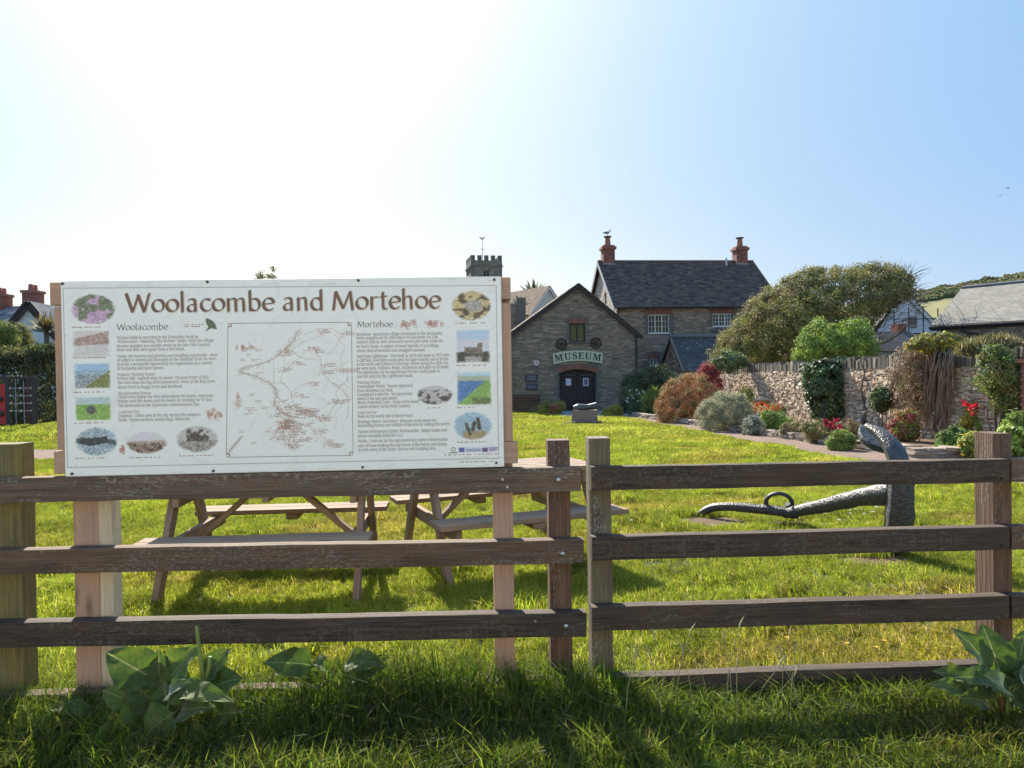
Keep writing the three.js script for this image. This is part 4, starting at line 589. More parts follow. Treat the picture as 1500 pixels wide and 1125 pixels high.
// ---------------------------------------------------------------- the stone house behind
seed(81);
{
  const c = atD(904, 447, 43); const o = V(c.x, groundY(c.x, c.z) - 0.3, c.z), t = thing('stone_house', 'two-storey stone house with dark slate roof and brick chimneys behind the museum', 'house', o, YAW), M = upright(o, YAW);
  const W = M(1140, 447)[0], e = M(904, 447)[1], D = 8.2, rh = 3.1, yr = e + rh, cols = SLATE.map((q) => q.map((v, k) => v * [1.25, 1.2, 1.15][k]));
  const wins = [[949.5, 460.5, 981, 488, 3, 2, 3], [1044, 459, 1072, 478, 3, 2, 3], [952, 525, 963, 535.5, 2, 1, 2]].map(([a, b, p, q, ...r]) => { const [x0, y1] = M(a, b), [x1, y0] = M(p, q); return [x0, y0, x1, y1, ...r]; });
  part('wall', slab(rectPts(0, 0, W, e), 0.4, wins.map((w) => rectPts(...w.slice(0, 4)))), mortar, t);
  const st = part('stone_facing', rubble(W, e, (x, y) => x > 0.01 && x < W && y < e - 0.03 && y > 1.6 && !wins.some((w) => inRect(x, y, [w[0] - 0.12, w[1] - 0.05, w[2] + 0.12, w[3] + 0.28])), { cols, y0: 1.5, rows: [0.05, 0.12] }), stoneMat, t); st.userData.kind = 'stuff';
  const pent = [[0, 0], [D, 0], [D, e], [D / 2, yr], [0, e]];
  const slit = [rectPts(D / 2 - 1.7, e + 0.3, D / 2 - 1.3, e + 1.1), rectPts(D / 2 + 0.9, e + 0.35, D / 2 + 1.3, e + 1.05)];
  const gw = part('wall', slab(pent, 0.4, slit), warmMortar, t, 0, 0, 0, -Math.PI / 2); gw.position.set(0, 0, -D + 0.0);
  gw.rotation.y = -Math.PI / 2;
  const gs = part('stone_facing', rubble(D, yr, (x, y) => y > 2.4 && x > 0 && x < D && y < yr - Math.abs(x - D / 2) / (D / 2) * rh - 0.05 && !slit.some((q) => inRect(x, y, [q[0][0] - 0.05, q[0][1] - 0.05, q[2][0] + 0.05, q[2][1] + 0.05])), { cols: [[0.5, 0.45, 0.38], [0.56, 0.5, 0.42], [0.44, 0.38, 0.32]], y0: 2.4, rows: [0.07, 0.11], len: [0.2, 0.4], proud: [0.004, 0.02] }), stoneMat, t, 0, 0, -D, -Math.PI / 2); gs.userData.kind = 'stuff';
  slit.forEach((q) => part('window', new THREE.BoxGeometry(0.38, 0.8, 0.05), blackPaint, t, 0.3, (q[0][1] + q[2][1]) / 2, -D + (q[0][0] + q[2][0]) / 2, Math.PI / 2));
  part('wall', slab(rectPts(0, 0, W, e), 0.4), mortar, t, 0, 0, -D + 0.41); const g2 = part('wall', slab(pent, 0.4), mortar, t, W - 0.41, 0, -D, -Math.PI / 2);
  const a = Math.atan2(rh, D / 2), ov = 0.3, dark = [[0.085, 0.06, 0.048], [0.105, 0.072, 0.055], [0.072, 0.053, 0.044], [0.13, 0.09, 0.062]];
  for (const s of [1, -1]) { const m = part('roof', slates(W + 0.5, D / 2 + ov, a, 0.28, 0.2, dark, 0.014, 0.3), slateRoof, t, s > 0 ? -0.25 : W + 0.25, e - Math.tan(a) * ov + 0.06, s > 0 ? ov : -D - ov, s > 0 ? 0 : Math.PI); m.userData.kind = 'stuff';
    const bl = Math.hypot(D / 2 + ov, (D / 2 + ov) * Math.tan(a)), zc = s > 0 ? -D / 2 + (D / 2 + ov) / 2 : -D / 2 - (D / 2 + ov) / 2, yc = yr - (D / 2 + ov) * Math.tan(a) / 2;
    part('roof_deck', new THREE.BoxGeometry(W + 0.4, 0.05, bl), darkWood, t, W / 2, yc + 0.02, zc, 0, s * a); for (const x of [-0.22, W + 0.22]) part('bargeboard', new THREE.BoxGeometry(0.05, 0.24, bl), x < 0 ? std(0.4, 0.4, 0.42, 0.6) : darkWood, t, x - 0.03 * Math.sign(-x + 0.01), yc - 0.06, zc, 0, s * a); }
  for (let k = 0; k < 26; k++) part('ridge_tile', new THREE.CylinderGeometry(0.13, 0.13, (W + 0.5) / 26 - 0.015, 8, 1, false, 0, Math.PI), std(0.2, 0.11, 0.085), t, -0.25 + (W + 0.5) * (k + 0.5) / 26, yr + 0.02, -D / 2, 0, 0, Math.PI / 2);
  part('gutter', new THREE.CylinderGeometry(0.06, 0.06, W + 0.4, 8), blackPaint, t, W / 2, e - 0.17, ov + 0.04, 0, 0, Math.PI / 2);
  for (const w of wins) { casement(t, ...w, whitePaint, -0.12, 0.06); const n = 14; for (let k = 0; k < n; k++) brick(t, lerp(w[0] - 0.15, w[2] + 0.15, (k + 0.5) / n), w[3] + 0.14, 0.005, (w[2] - w[0] + 0.3) / n - 0.012, 0.23, 0.06); part('window_sill', new THREE.BoxGeometry(w[2] - w[0] + 0.1, 0.05, 0.16), whitePaint, t, (w[0] + w[2]) / 2, w[1] - 0.025, 0); }
  { const x0 = M(1040, 490)[0], x1 = M(1085, 490)[0], y = M(1060, 484)[1]; part('string_course', new THREE.BoxGeometry(x1 - x0, 0.14, 0.14), lead, t, (x0 + x1) / 2, y, 0.05); }
  // brick chimneys
  for (const [x, hh] of [[0.42, 1.15], [W - 0.62, 1.1]]) {
    const ch = new THREE.Group(); ch.name = 'chimney'; t.add(ch); ch.position.set(x, yr - 0.35, -D / 2);
    part('stack', new THREE.BoxGeometry(0.74, hh, 0.74), brickMat[2], ch, 0, hh / 2, 0); part('stack_facing', rubble(0.76, hh, (px, py) => px > 0 && px < 0.76, { rows: [0.075, 0.076], len: [0.2, 0.23], cols: [[0.3, 0.12, 0.08], [0.36, 0.15, 0.1], [0.25, 0.1, 0.075]], proud: [0.012, 0.016], jitter: 0.001 }), stoneMat, ch, -0.38, 0, 0.372).userData.kind = 'stuff';
    part('cap', new THREE.BoxGeometry(0.92, 0.16, 0.92), brickMat[0], ch, 0, hh + 0.07, 0); part('cap', new THREE.BoxGeometry(0.72, 0.1, 0.72), brickMat[1], ch, 0, hh + 0.2, 0); part('chimney_pot', new THREE.CylinderGeometry(0.15, 0.2, 0.55, 12), brickMat[1], ch, 0, hh + 0.5, 0); part('cowl', new THREE.CylinderGeometry(0.26, 0.26, 0.05, 12), darkMetal, ch, 0, hh + 0.82, 0); part('flashing', new THREE.BoxGeometry(0.8, 0.24, 0.8), std(0.3, 0.3, 0.3), ch, 0, 0.12, 0);
  }
  part('vent_pipe', new THREE.CylinderGeometry(0.06, 0.06, 0.5, 8), std(0.6, 0.6, 0.6), t, M(1090, 380)[0] * 1.045, yr - 0.05, -D / 2 + 0.5);
  // gull on the chimney
  { const p = V(0.42, yr - 0.35 + 1.15 + 0.845, -D / 2).applyAxisAngle(V(0, 1, 0), YAW).add(o), gm = vcol(0.8), gull = thing('gull', 'gull standing on the cowl of the chimney over the lit gable', 'bird', p, 0.4), bm = std(0.5, 0.5, 0.5), wm = std(0.2, 0.21, 0.23);
    const body = limb([V(-0.3, 0.2, 0), V(-0.15, 0.22, 0), V(0.02, 0.24, 0), V(0.13, 0.3, 0), V(0.16, 0.38, 0), V(0.2, 0.42, 0), V(0.25, 0.41, 0)], [0.01, 0.06, 0.095, 0.08, 0.045, 0.045, 0.02], 10); part('body', body, bm, gull); part('wing', limb([V(-0.38, 0.2, 0.05), V(-0.2, 0.24, 0.075), V(0.06, 0.28, 0.06)], [0.01, 0.05, 0.03], 8), wm, gull); part('wing', limb([V(-0.38, 0.2, -0.05), V(-0.2, 0.24, -0.075), V(0.06, 0.28, -0.06)], [0.01, 0.05, 0.03], 8), wm, gull); part('beak', new THREE.ConeGeometry(0.014, 0.08, 6), std(0.5, 0.35, 0.05), gull, 0.29, 0.405, 0, 0, 0, -1.6); for (const s of [-1, 1]) part('leg', new THREE.CylinderGeometry(0.01, 0.01, 0.2, 5), std(0.4, 0.25, 0.15), gull, 0.02, 0.09, s * 0.035); }
}

// ---------------------------------------------------------------- low outhouse with the corrugated roof
seed(91);
{
  const c = atD(1003, 541, 39), o = V(c.x, groundY(c.x, c.z) - 0.2, c.z), t = thing('outhouse', 'low rubble outhouse with a dark corrugated roof in front of the stone house', 'outhouse', o, 0.12), M = upright(o, 0.12);
  const e = c.y - o.y, D = 3.8, rh = 1.75, W = 4.6, a = Math.atan2(rh, D / 2);
  const pent = [[0, 0], [D, 0], [D, e], [D / 2, e + rh], [0, e]]; part('wall', slab(pent, 0.3), warmMortar, t, 0, 0, -D, -Math.PI / 2);
  part('stone_facing', rubble(D, e + rh, (x, y) => x > 0 && x < D && y < e + rh - Math.abs(x - D / 2) / (D / 2) * rh - 0.06, { cols: WARM.map((q) => q.map((v) => v * 0.75)), rows: [0.08, 0.18], len: [0.15, 0.4], proud: [0.01, 0.06], jitter: 0.02 }), stoneMat, t, 0, 0, -D, -Math.PI / 2).userData.kind = 'stuff';
  part('wall', new THREE.BoxGeometry(W, e, 0.3), mortar, t, W / 2 + 0.01, e / 2, -0.16); part('wall', new THREE.BoxGeometry(W, e, 0.3), mortar, t, W / 2 + 0.01, e / 2, -D + 0.16); part('wall', slab(pent, 0.3), mortar, t, W - 0.3, 0, -D, -Math.PI / 2);
  const L = (D / 2 + 0.15) / Math.cos(a), rg = new THREE.PlaneGeometry(W + 0.3, L, 300, 1), P = rg.attributes.position; for (let i = 0; i < P.count; i++) P.setZ(i, 0.028 * Math.sin(P.getX(i) * 2 * Math.PI / 0.15)); rg.computeVertexNormals();
  const corr = new THREE.MeshStandardMaterial({ roughness: 0.8, side: THREE.DoubleSide, map: tex(256, 256, (i, j) => { const k = 0.6 + 0.8 * fbm(i / 20, j / 20, 4, 6), l = sstep(0.62, 0.72, fbm(i / 6, j / 6, 3, 9)); return [lerp(0.075, 0.22, l) * k, lerp(0.075, 0.21, l) * k, lerp(0.082, 0.2, l) * k]; }) });
  for (const s of [1, -1]) { const m = part('roof_sheet', rg, corr, t, W / 2, e + rh + 0.06 - (D / 2 + 0.15) * Math.tan(a) / 2, -D / 2 + s * (D / 2 + 0.15) / 2); m.rotation.x = s > 0 ? -(Math.PI / 2 - a) : Math.PI / 2 - a; }
  part('ridge_cap', new THREE.CylinderGeometry(0.1, 0.1, W + 0.32, 8), lead, t, W / 2, e + rh + 0.07, -D / 2, 0, 0, Math.PI / 2); part('verge', new THREE.BoxGeometry(0.06, 0.1, L), std(0.25, 0.22, 0.19), t, -0.12, e + rh - (D / 2 + 0.15) * Math.tan(a) / 2, -D / 2 + (D / 2 + 0.15) / 2, 0, a);
}

// ---------------------------------------------------------------- barn on the right
seed(101);
{
  const A = atD(1362, 478, 32), dir = V(0.55, 0, 0.835).normalize(), yaw = Math.atan2(-dir.z, dir.x), o = V(A.x, groundY(A.x, A.z) - 0.2, A.z), e = A.y - o.y, t = thing('stone_barn', 'stone barn with a pale grey slate roof and black gutter beyond the garden wall', 'barn', o, yaw);
  const W = 13, D = 5.7, rh = 1.78, a = Math.atan2(rh, D / 2), ov = 0.2;
  part('wall', new THREE.BoxGeometry(W - 0.4, e, 0.4), mortar, t, W / 2 + 0.2, e / 2, -0.35); part('stone_facing', rubble(W, e, (x, y) => x > 0.42 && x < W - 0.2 && y < e - 0.05, { y0: 1.2, rows: [0.06, 0.13] }), stoneMat, t, 0, 0, -0.145).userData.kind = 'stuff';
  const pent = [[0.15, 0], [D - 0.15, 0], [D - 0.15, e - 0.12], [D / 2, e + rh - 0.14], [0.15, e - 0.12]]; part('wall', slab(pent, 0.4), mortar, t, 0.43, 0, -D, -Math.PI / 2); part('wall', slab(pent, 0.4), mortar, t, W - 0.2, 0, -D, -Math.PI / 2); part('wall', new THREE.BoxGeometry(W - 0.6, e - 0.1, 0.4), mortar, t, W / 2, e / 2, -D + 0.4);
  const pale = [[0.27, 0.25, 0.215], [0.29, 0.267, 0.228], [0.25, 0.232, 0.2], [0.31, 0.283, 0.24]];
  for (const s of [1, -1]) { part('roof', slates(W, D / 2 + 0.0, a, 0.26, 0.17, pale, 0.012, 0.08), slateRoof, t, s > 0 ? 0 : W, e, s > 0 ? 0 : -D, s > 0 ? 0 : Math.PI).userData.kind = 'stuff'; const bl = D / 2 / Math.cos(a); part('roof_deck', new THREE.BoxGeometry(W - 0.06, 0.05, bl), darkWood, t, W / 2, e + rh / 2 - 0.035, s > 0 ? -D / 4 : -D * 0.75, 0, s * a); }
  part('ridge', new THREE.CylinderGeometry(0.1, 0.1, W, 8), lead, t, W / 2, e + rh + 0.02, -D / 2, 0, 0, Math.PI / 2); part('gutter', new THREE.CylinderGeometry(0.065, 0.065, W, 8), blackPaint, t, W / 2, e - 0.07, 0.05, 0, 0, Math.PI / 2); part('fascia', new THREE.BoxGeometry(W - 0.02, 0.16, 0.03), blackPaint, t, W / 2, e - 0.12, -0.03);
  part('downpipe', limb([V(1.2, e - 0.1, 0.04), V(1.35, e - 0.3, 0.0), V(2.4, e - 0.55, -0.08), V(2.6, e - 0.8, -0.08), V(2.6, 0.2, -0.08)], [0.05, 0.05, 0.05, 0.05], 8), blackPaint, t); part('corner_post', new THREE.BoxGeometry(0.07, e, 0.07), blackPaint, t, 0.45, e / 2, -0.08);
}
// ---------------------------------------------------------------- foliage
const barkMat = new THREE.MeshStandardMaterial({ roughness: 0.95, map: tex(128, 256, (i, j) => { const k = 0.5 + 0.9 * fbm(i / 5, j / 30, 4, 3); return [0.11 * k, 0.09 * k, 0.07 * k]; }) });
const leavesMat = leafMat(0.4), glossLeaf = leafMat(0.2, 0.9, { clearcoat: 0.5, clearcoatRoughness: 0.3 }), dryMat = leafMat(0.3);
// leaves in clumps through a body whose outline is given in photo pixels at depth d; the body is as deep as it is wide, up to thick
function foliage(origin, outline, d, o) {
  const { clumps = 120, per = 90, r = 0.3, leaf = [0.05, 0.1], aspect = 0.5, cols, thick = 2, up = 0.3, hollow = 0.5, tint = 0.25 } = o, a = new Acc(), q = outline.map(([x, y]) => { const p = atD(x, y, d); return [p.x, p.y]; });
  const xs = q.map((p) => p[0]), ys = q.map((p) => p[1]), x0 = Math.min(...xs), x1 = Math.max(...xs), y0 = Math.min(...ys), y1 = Math.max(...ys);
  const mx = (x0 + x1) / 2, my = (y0 + y1) / 2, ww = (x1 - x0) / 2, hh = (y1 - y0) / 2;
  const inside = (x, y) => { let c = false; for (let i = 0, j = q.length - 1; i < q.length; j = i++) if ((q[i][1] > y) !== (q[j][1] > y) && x < (q[j][0] - q[i][0]) * (y - q[i][1]) / (q[j][1] - q[i][1]) + q[i][0]) c = !c; return c; };
  const edge = (x, y) => { let m = 1e9; for (let i = 0, j = q.length - 1; i < q.length; j = i++) { const dx = q[i][0] - q[j][0], dy = q[i][1] - q[j][1], t = clamp(((x - q[j][0]) * dx + (y - q[j][1]) * dy) / (dx * dx + dy * dy)); m = Math.min(m, Math.hypot(x - q[j][0] - t * dx, y - q[j][1] - t * dy)); } return m; };
  const nC = clumps < 300 ? Math.round(clumps * 1.45) : clumps;
  for (let k = 0, tries = 0; k < nC && tries < clumps * 30; tries++) {
    const x = rr(x0, x1), y = rr(y0, y1); if (!inside(x, y)) continue; k++;
    const e = edge(x, y), t = Math.max(0, Math.min(thick, Math.sqrt(e * (e + 1.4 * thick))) - r * 0.5), s = Math.pow(rnd(), hollow), dz = (rnd() < 0.6 ? 1 : -1) * t * s, c0 = cols[Math.floor(rnd() * cols.length)], k0 = rr(1 - tint, 1 + tint), cc = c0.map((v) => v * k0), cr = r * rr(0.6, 1.2);
    for (let i = 0; i < per; i++) {
      const g = randDir().multiplyScalar(cr * Math.pow(rnd(), 0.45) * (rnd() < 0.12 ? rr(1.15, 1.55) : 1)); g.y *= 0.85; const p = V(x + g.x, y + g.y, -d + dz + g.z);
      const l = rr(...leaf);
      if (aspect < 0.3) { const dir = g.clone().normalize().multiplyScalar(0.8).add(randDir()).add(V(0, up, 0)).normalize(); a.leaf(p.sub(origin), dir, dir.clone().cross(randDir()).normalize(), l, l * aspect, jit(cc, 0.22, 0.15), rr(0, 0.25)); }
      else { const out = V((x - mx) / ww, (y - my) / hh * 0.8 + 0.35, dz / (thick + 0.01)).normalize(); a.facing(p.sub(origin), out.multiplyScalar(0.9).addScaledVector(g, 0.5 / cr).add(randDir().multiplyScalar(0.8)).normalize(), l, l * aspect, jit(cc, 0.22, 0.15), rr(0, 0.25)); }
    }
  }
  return a.geo();
}
function stems(origin, base, tips, r0, r1, mat, parent, name = 'stem') {
  for (const tp of tips) { const m = base.clone().lerp(tp, 0.5).add(V(gauss() * 0.12, 0.05, gauss() * 0.12)); part(name, limb([base, m, tp].map((v) => v.clone().sub(origin)), [r0, (r0 + r1) / 2, r1], 6, 0.1), mat, parent); }
}
const ringPx = (x0, y0, x1, y1, wob = 0.2, n = 16, sq = 0.8) => { const o = []; for (let k = 0; k < n; k++) { const a = k / n * 6.2832, c = Math.cos(a), s = Math.sin(a), w = 1 + gauss() * wob; o.push([lerp(x0, x1, 0.5 + 0.5 * Math.sign(c) * Math.pow(Math.abs(c), sq) * w), lerp(y0, y1, 0.5 - 0.5 * Math.sign(s) * Math.pow(Math.abs(s), sq) * w)]); } return o; };
// a shrub: its outline box in pixels and its depth
function shrub(name, label, cat, box, d, o, group) {
  const b = atD((box[0] + box[2]) / 2, box[3], d); const y = groundY(b.x, b.z) + (o.lift ?? 0.03), origin = V(b.x, y, b.z), t = thing(name, label, cat, origin, 0, group);
  part('foliage', foliage(origin, o.outline ?? ringPx(...box), d, { thick: 0.6, ...o }), o.mat ?? leavesMat, t).userData.kind = 'stuff';
  const tips = []; for (let k = 0; k < (o.stems ?? 5); k++) { const px = lerp(box[0], box[2], rr(0.2, 0.8)), py = lerp(box[1], box[3], rr(0.2, 0.5)); const p = atD(px, py, d); p.z += gauss() * 0.15; tips.push(p); }
  if (tips.length) stems(origin, V(b.x, y - 0.08, b.z), tips, o.sr ?? 0.018, 0.005, barkMat, t);
  for (const [px, py, s, col] of o.flowers ?? []) { const p = atD(px, py, d - (o.fd ?? 0.35)).sub(origin), a = new Acc(); for (let i = 0; i < 16; i++) { const dir = randDir().add(V(0, 0.4, 0.3)).normalize(); a.leaf(V(0, 0, 0).addScaledVector(dir, s * 0.1), dir, dir.clone().cross(randDir()).normalize(), s, s * 0.8, jit(col, 0.2), 0.3); } part('blossom', a.geo(), dryMat, t, p.x, p.y, p.z); }
  return t;
}
const OLIVE = [[0.25, 0.25, 0.055], [0.31, 0.29, 0.08], [0.19, 0.21, 0.045], [0.36, 0.32, 0.11], [0.25, 0.19, 0.08]], FRESH = [[0.26, 0.36, 0.05], [0.31, 0.41, 0.07], [0.2, 0.3, 0.04]], IVY = [[0.08, 0.125, 0.035], [0.11, 0.16, 0.045], [0.14, 0.19, 0.06], [0.06, 0.095, 0.03]], BRONZE = [[0.40, 0.19, 0.075], [0.48, 0.25, 0.1], [0.3, 0.14, 0.06], [0.3, 0.24, 0.08]], REDS = [[0.36, 0.05, 0.045], [0.27, 0.04, 0.045], [0.42, 0.1, 0.06]], GREY = [[0.36, 0.36, 0.24], [0.42, 0.41, 0.28], [0.28, 0.29, 0.18]], DARK = [[0.07, 0.10, 0.03], [0.10, 0.13, 0.04], [0.05, 0.075, 0.025]], GOLD = [[0.46, 0.38, 0.04], [0.36, 0.33, 0.04], [0.52, 0.38, 0.05], [0.28, 0.3, 0.04]], DRY = [[0.30, 0.20, 0.14], [0.36, 0.26, 0.18], [0.24, 0.15, 0.10]];

// ---------------------------------------------------------------- garden wall
seed(111);
{
  const dF = 31, dN = 9.5, far = V(wallX(dF), 0, -dF), near = V(wallX(dN), 0, -dN), L = far.distanceTo(near), yaw = -(Math.PI / 2 - Math.atan2(near.x - far.x, dF - dN)), o = V(far.x, -0.55, far.z), t = thing('garden_wall', 'long sunlit rubble garden wall with upright stone coping behind the flower bed', 'wall', o, yaw);
  const top = (x) => 0.55 + lerp(1.42, 1.62, x / L) + (vnoise(x * 0.6, 1, 3) - 0.5) * 0.08;
  const g = new THREE.BoxGeometry(L, 1, 0.42, 60, 1, 1), P = g.attributes.position; for (let i = 0; i < P.count; i++) { const x = P.getX(i) + L / 2; P.setXYZ(i, x, P.getY(i) > 0 ? top(x) : 0, P.getZ(i) - 0.21); } g.computeVertexNormals();
  part('wall_core', g, warmMortar, t);
  part('stone_facing', rubble(L, 3, (x, y) => x > 0 && x < L && y < top(x) - 0.02, { cols: WARM.map((q) => q.map((v) => Math.min(0.7, v * 1.3))), rows: [0.035, 0.085], len: [0.06, 0.24], proud: [0.012, 0.05], jitter: 0.015, gap: 0.008, wild: 0.02 }), stoneMat, t).userData.kind = 'stuff';
  const cm = [std(0.17, 0.145, 0.115, 0.95), std(0.22, 0.19, 0.15, 0.95), std(0.13, 0.115, 0.09, 0.95), std(0.26, 0.22, 0.18, 0.95)], cg = [];
  for (let k = 0; k < 6; k++) { const a = new Acc(), h = rr(0.22, 0.34), w = rr(0.05, 0.085); a.box(0, h / 2 - 0.03, 0, w, h, 0.42, [1, 1, 1], 0.014); cg.push([a.geo(), w]); }
  for (let x = 0.03; x < L;) { const [q, w] = cg[Math.floor(rnd() * 6)], m = part('coping_stone', q, cm[Math.floor(rnd() * 4)], t, x + w / 2, top(x), -0.2 + gauss() * 0.02, gauss() * 0.04, 0, 0.04 + gauss() * 0.05); m.scale.y = rr(0.9, 1.12); x += w + rr(0.008, 0.03); }
}
// dry-stone edging of the bed
{
  const em = [std(0.30, 0.24, 0.19, 0.95), std(0.36, 0.29, 0.24, 0.95), std(0.24, 0.19, 0.15, 0.95), std(0.42, 0.36, 0.31, 0.95)], eg = []; for (let k = 0; k < 8; k++) { const a = new Acc(); a.box(0, 0, 0, rr(0.2, 0.42), rr(0.045, 0.08), rr(0.18, 0.26), [1, 1, 1], 0.02); eg.push(a.geo()); }
  const make = (label, path) => { const p0 = path(0), t = thing('stone_edging', label, 'edging', V(p0[0], groundY(p0[0], -p0[1]), -p0[1])); let s = 0; for (let k = 0; s < 1; k++) { const [x, d, ang, len, rowsN] = path(s), y = groundY(x, -d); for (let r = 0; r < rowsN; r++) { const m = part('stone', eg[Math.floor(rnd() * 8)], em[Math.floor(rnd() * 4)], t, x - t.position.x + gauss() * 0.03, y + 0.03 + r * 0.062 - t.position.y, -d - t.position.z + gauss() * 0.04, ang + gauss() * 0.15, gauss() * 0.06, gauss() * 0.05); m.scale.x = len; } s += path(0)[5]; } return t; };
  make('low dry-stone edging between gravel path and flower bed', (s) => { const d = lerp(31, 13.6, s), x = bedEdge(d), x2 = bedEdge(d - 0.2); return [x + 0.1, d, Math.atan2(-0.2, x2 - x), 1, 3, 0.29 / 18]; });
  make('short run of flat edging stones at the near end of the flower bed', (s) => [lerp(7.3, 9.6, s), BED_NEAR + 0.05 * Math.sin(s * 9), 0, 1.15, 3, 0.13]);
}

// ---------------------------------------------------------------- big wind-bent tree and shrubs behind the wall
seed(121);
{
  const d = 33, b = atD(1255, 540, d), o = V(b.x, groundY(b.x, b.z), b.z), t = thing('windswept_tree', 'big dome-shaped wind-bent tree with olive leaves behind the garden wall', 'tree', o);
  const out = [[1040, 538], [1047, 508], [1072, 478], [1092, 452], [1118, 428], [1150, 410], [1178, 398], [1205, 392], [1235, 396], [1262, 390], [1292, 388], [1318, 396], [1334, 412], [1328, 432], [1308, 446], [1290, 458], [1276, 474], [1262, 492], [1240, 506], [1220, 512], [1200, 520], [1170, 530], [1120, 538]];
  part('crown', foliage(o, out, d, { clumps: 1250, per: 80, r: 0.33, leaf: [0.07, 0.125], aspect: 0.55, cols: OLIVE, thick: 2.6, hollow: 0.42, tint: 0.35 }), leavesMat, t).userData.kind = 'stuff';
  const P = (x, y, dz = 0) => atD(x, y, d + dz).sub(o);
  part('trunk', limb([V(0, -0.1, 0), P(1262, 505), P(1255, 480, 0.2), P(1230, 455, 0.1)], [0.26, 0.2, 0.16, 0.1], 9, 0.12), barkMat, t);
  for (const [pts, r] of [[[[1262, 505], [1285, 480, -0.2], [1312, 440, -0.4], [1322, 405, -0.5]], 0.1], [[[1262, 505], [1240, 480, -0.5], [1200, 450, -0.8], [1150, 430, -0.8]], 0.12], [[[1258, 510], [1220, 500, -0.6], [1160, 490, -0.9], [1090, 500, -0.8]], 0.1], [[[1262, 500], [1270, 460, 0.5], [1290, 420, 0.8], [1300, 395, 0.8]], 0.09], [[[1264, 508], [1300, 500, -0.3], [1335, 470, -0.3], [1350, 440, -0.2]], 0.06], [[[1264, 512], [1310, 515, -0.4], [1345, 505, -0.5], [1362, 505, -0.4]], 0.05]]) part('branch', limb(pts.map((q) => P(...q)), [r, r * 0.7, r * 0.4, r * 0.15], 7, 0.12), barkMat, t);
  const tw = []; for (let k = 0; k < 240; k++) { const x = rr(1268, 1345), y = rr(415, 505) + (x - 1268) * -0.2, L = rr(12, 34), an = rr(-1.25, 0.15); const a = P(x, y, rr(-1.2, 1.2)), e = P(x + Math.cos(an) * L, y + Math.sin(an) * L, rr(-1.2, 1.2)); tw.push(limb([a, a.clone().lerp(e, 0.5).add(V(0, 0.06, 0)), e], [0.014, 0.009, 0.004], 4)); }
  for (let k = 0; k < 60; k++) { const x = rr(1255, 1335), y = rr(384, 400), a = P(x, y + 14, rr(-1, 1)), e = P(x + rr(2, 12), y - rr(0, 10), rr(-1, 1)); tw.push(limb([a, a.clone().lerp(e, 0.5), e], [0.012, 0.008, 0.003], 4)); }
  part('twigs', mergeGeometries(tw), barkMat, t).userData.kind = 'stuff';
}
shrub('leafy_shrub', 'fresh light green leafy shrub rising over the wall in front of the big tree', 'shrub', [1168, 466, 1280, 535], 24.5, { outline: [[1166, 532], [1168, 505], [1185, 480], [1198, 468], [1206, 480], [1225, 474], [1238, 466], [1252, 476], [1258, 466], [1268, 478], [1282, 505], [1280, 530]], clumps: 130, per: 80, r: 0.22, leaf: [0.07, 0.12], cols: FRESH, thick: 0.9, sr: 0.04, stems: 9 });
shrub('ivy_mound', 'pale green ivy spilling over the far end of the wall coping', 'ivy', [1046, 518, 1092, 542], 27.4, { clumps: 40, per: 60, r: 0.16, leaf: [0.06, 0.11], aspect: 0.8, cols: [[0.22, 0.27, 0.12], [0.16, 0.22, 0.08]], thick: 0.35, stems: 3 });

// ---------------------------------------------------------------- flower bed
seed(131);
const bedD = (px, py) => -onG(px, py).z;
shrub('bronze_shrub', 'rounded bronze-brown clipped shrub between dark greenery and the grey dome', 'shrub', [963, 547, 1052, 626], bedD(1005, 619), { outline: [[964, 622], [962, 590], [972, 568], [990, 553], [1012, 548], [1032, 551], [1048, 566], [1052, 590], [1044, 612], [1030, 624]], clumps: 200, per: 80, r: 0.17, leaf: [0.04, 0.075], cols: BRONZE, thick: 1.0, stems: 8 });
shrub('red_shrub', 'dark red-leaved shrub just behind the bronze shrub', 'shrub', [1018, 534, 1058, 590], bedD(1040, 615), { clumps: 110, per: 70, r: 0.16, leaf: [0.04, 0.08], cols: REDS, thick: 0.7, stems: 6 });
shrub('grey_shrub', 'grey-green lavender-like dome shrub bordering the gravel path', 'shrub', [1023, 573, 1101, 634], bedD(1062, 631), { outline: [[1026, 628], [1022, 606], [1034, 588], [1052, 578], [1070, 573], [1086, 579], [1100, 597], [1100, 620], [1090, 630]], clumps: 170, per: 80, r: 0.13, leaf: [0.05, 0.085], aspect: 0.22, cols: GREY, thick: 0.85, up: 0.9, stems: 6 });
shrub('climbing_shrub', 'thin yellow-green climber growing against the wall beside the grey dome', 'shrub', [1078, 562, 1104, 628], bedD(1095, 622), { clumps: 50, per: 45, r: 0.13, leaf: [0.05, 0.09], cols: FRESH.concat(OLIVE), thick: 0.35, stems: 5 });
shrub('dark_shrub', 'tall dark evergreen shrub in the shade at the museum corner', 'shrub', [905, 532, 985, 606], 34.5, { outline: [[905, 606], [908, 568], [920, 548], [935, 545], [955, 538], [972, 532], [988, 548], [984, 606]], clumps: 190, per: 70, r: 0.24, leaf: [0.06, 0.11], cols: DARK, thick: 1.0, stems: 7 });
shrub('daisy_clump', 'leggy clump of white daisies in front of the dark shrub', 'flowers', [917, 573, 946, 612], 32.0, { clumps: 34, per: 45, r: 0.15, leaf: [0.07, 0.16], aspect: 0.2, up: 1.4, cols: [[0.10, 0.15, 0.06], [0.14, 0.18, 0.09]], thick: 0.4, stems: 9, flowers: Array.from({ length: 14 }, () => [rr(916, 944), rr(571, 590), 0.055, [0.75, 0.75, 0.75]]) });
